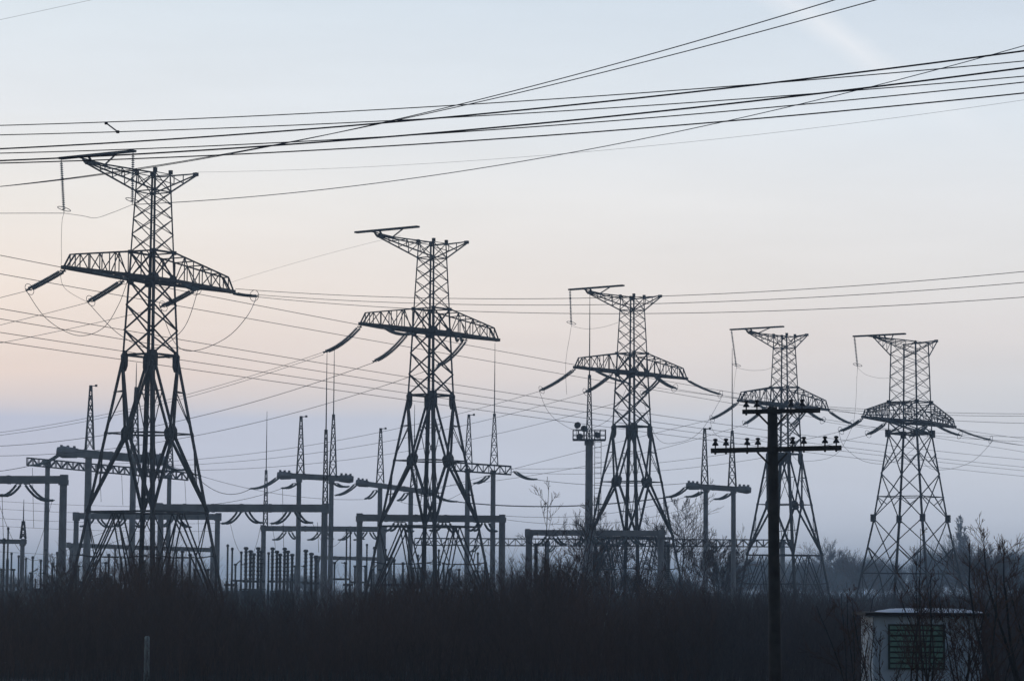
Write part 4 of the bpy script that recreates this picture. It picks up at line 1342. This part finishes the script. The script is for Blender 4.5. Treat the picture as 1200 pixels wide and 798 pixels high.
RN = np.random.default_rng(7)
PROF = np.array([(-200, 702), (0, 700), (60, 694), (85, 672), (110, 668), (180, 659), (240, 684), (280, 699), (350, 697), (430, 688), (520, 684), (590, 682), (640, 666), (662, 656), (690, 676), (720, 688),
                 (740, 690), (800, 688), (860, 692), (940, 700), (1010, 708), (1080, 704), (1150, 694), (1200, 682), (1400, 682)], float)


def scrub(n, d0, d1, hscale, r, twigs, x0=-90, x1=1290, power=1.0, flat=None):
    D_ = d0 + (d1 - d0) * RN.random(n) ** power
    px = RN.uniform(x0, x1, n)
    X = (px - 600) / F * D_
    yt = np.interp(px, PROF[:, 0], PROF[:, 1])
    if flat: yt = np.full(n, float(flat)) + 5 * np.sin(px * .045) + 3 * np.sin(px * .13)
    clump = .5 + .5 * np.sin(X * .55 + 2 * np.sin(D_ * .13)) * np.sin(D_ * .21 + X * .13)
    H = (CAM_H + (690 - yt) / F * D_) * hscale * (.58 + .56 * clump) * RN.uniform(.7, 1.14, n)
    base = np.stack([X, D_, np.full(n, -.25)], 1)
    lean = RN.normal(0, .13, (n, 2))
    pts = [base]; dirv_ = np.concatenate([lean, np.ones((n, 1))], 1)
    segs = []; cur = base
    for k in range(3):
        dirv_ = dirv_ + np.concatenate([RN.normal(0, .09, (n, 2)), np.zeros((n, 1))], 1)
        nd = dirv_ / np.linalg.norm(dirv_, axis=1, keepdims=True)
        nxt = cur + nd * (H / 3)[:, None]
        ra, rb = r * (1 - k * .3), r * (1 - (k + 1) * .3)
        segs.append((cur, nxt, np.full(n, max(ra, .0035)), np.full(n, max(rb, .003))))
        for q in range(twigs[k]):
            f = RN.uniform(0, 1, (n, 1)); b_ = cur + (nxt - cur) * f
            az = RN.uniform(0, 2 * np.pi, n); td = np.stack([np.cos(az) * .5, np.sin(az) * .5, RN.uniform(.35, 1.0, n)], 1)
            l = (H * RN.uniform(.12, .34, n))[:, None]; e = b_ + td * l
            segs.append((b_, e, np.full(n, r * .5), np.full(n, r * .25)))
            b2 = b_ + (e - b_) * RN.uniform(.4, .8, (n, 1)); az = RN.uniform(0, 2 * np.pi, n)
            td = np.stack([np.cos(az) * .5, np.sin(az) * .5, RN.uniform(.4, 1.0, n)], 1)
            segs.append((b2, b2 + td * l * .6, np.full(n, r * .38), np.full(n, r * .2)))
        cur = nxt
    return segs


mass('scrub_thicket', scrub(5800, 127, 162, 1.0, .012, (2, 3, 2), -90, 840) + scrub(5000, 150, 236, 1.06, .015, (1, 2, 3), -90, 860) + scrub(2000, 121, 131, .6, .010, (2, 2, 2), -90, 830),
     M['twig'], 'dense dark thicket of bare winter scrub along the foreground')
PB = mat('reddish twigs paled by haze tone', (.075, .062, .062), .9, 0, .4, 2, island=[(.035, .029, .030), (.080, .064, .064), (.125, .090, .084), (.050, .043, .045)])  # reddish twigs; distance haze is put into the colour as a lighter tone
mass('reddish_brush', scrub(3200, 128, 175, 1.0, .012, (2, 3, 2), 800, 1290) + scrub(2400, 165, 250, 1.04, .016, (1, 2, 3), 800, 1290) + scrub(900, 121, 131, .6, .010, (2, 2, 2), 800, 1290),
     PB, 'reddish bare brush, haze paled into its colour, around the wooden pole and hut')
mass('far_scrub', scrub(5200, 260, 620, 1.0, .034, (1, 2, 3), 560, 1290, 1.0, 684) + scrub(2500, 390, 620, 1.0, .034, (1, 2, 3), -90, 600, 1.0, 690), PB, 'hazy low scrub beyond the pylons')

DG = mat('dead grass', (.04, .034, .028), .95, 0, .4, 3, island=[(.018, .016, .015), (.035, .03, .025), (.06, .052, .044), (.024, .021, .019), (.16, .15, .14)])
n = 9000
D_ = 112 + 17 * RN.random(n); X = (RN.uniform(-60, 1260, n) - 600) / F * D_
hh = RN.uniform(.15, .6, n); b_ = np.stack([X, D_, np.full(n, -.25)], 1)
e_ = b_ + np.stack([RN.normal(0, .1, n), RN.normal(0, .1, n), hh + .25], 1)
mass('dead_grass', [(b_, e_, np.full(n, .008), np.full(n, .003))], DG, 'low dead grass at the front of the scrub')


def woods(n, d0, d1, x0, x1, h0, h1):
    segs = []
    for k in range(n):
        D_ = RN.uniform(d0, d1); px = RN.uniform(x0, x1); h = RN.uniform(h0, h1)
        b_ = np.array([(px - 600) / F * D_, D_, -.3]); m_ = 200
        th = RN.uniform(0, 2 * np.pi, m_); ct = RN.uniform(-.35, 1, m_); st = np.sqrt(1 - ct * ct)
        rr_ = RN.uniform(.75, 1.05, m_); w_ = h * RN.uniform(.26, .4)
        e = b_ + np.stack([np.cos(th) * st * w_ * rr_, np.sin(th) * st * w_ * rr_, h * .55 + ct * h * .45 * rr_], 1)
        o = b_ + np.stack([np.zeros(m_), np.zeros(m_), h * RN.uniform(.2, .55, m_)], 1)
        o = o + (e - o) * .25
        segs.append((o, e, np.full(m_, .09), np.full(m_, .03)))
        for q in range(2):
            mid_ = o + (e - o) * RN.uniform(.45, .8, (m_, 1))
            segs.append((mid_, mid_ + (e - o) * .35 + RN.normal(0, .06 * h, (m_, 3)), np.full(m_, .05), np.full(m_, .025)))
        segs.append((b_[None], (b_ + np.array([0, 0, h * .95]))[None], np.array([.16]), np.array([.04])))
    return segs


mass('far_woods', woods(60, 1000, 1300, 840, 1100, 12, 19) + woods(42, 950, 1250, 1080, 1290, 15, 24) + woods(70, 1050, 1350, -120, 860, 8, 13), M['bark_far'], 'hazy low woods behind the switchyard')
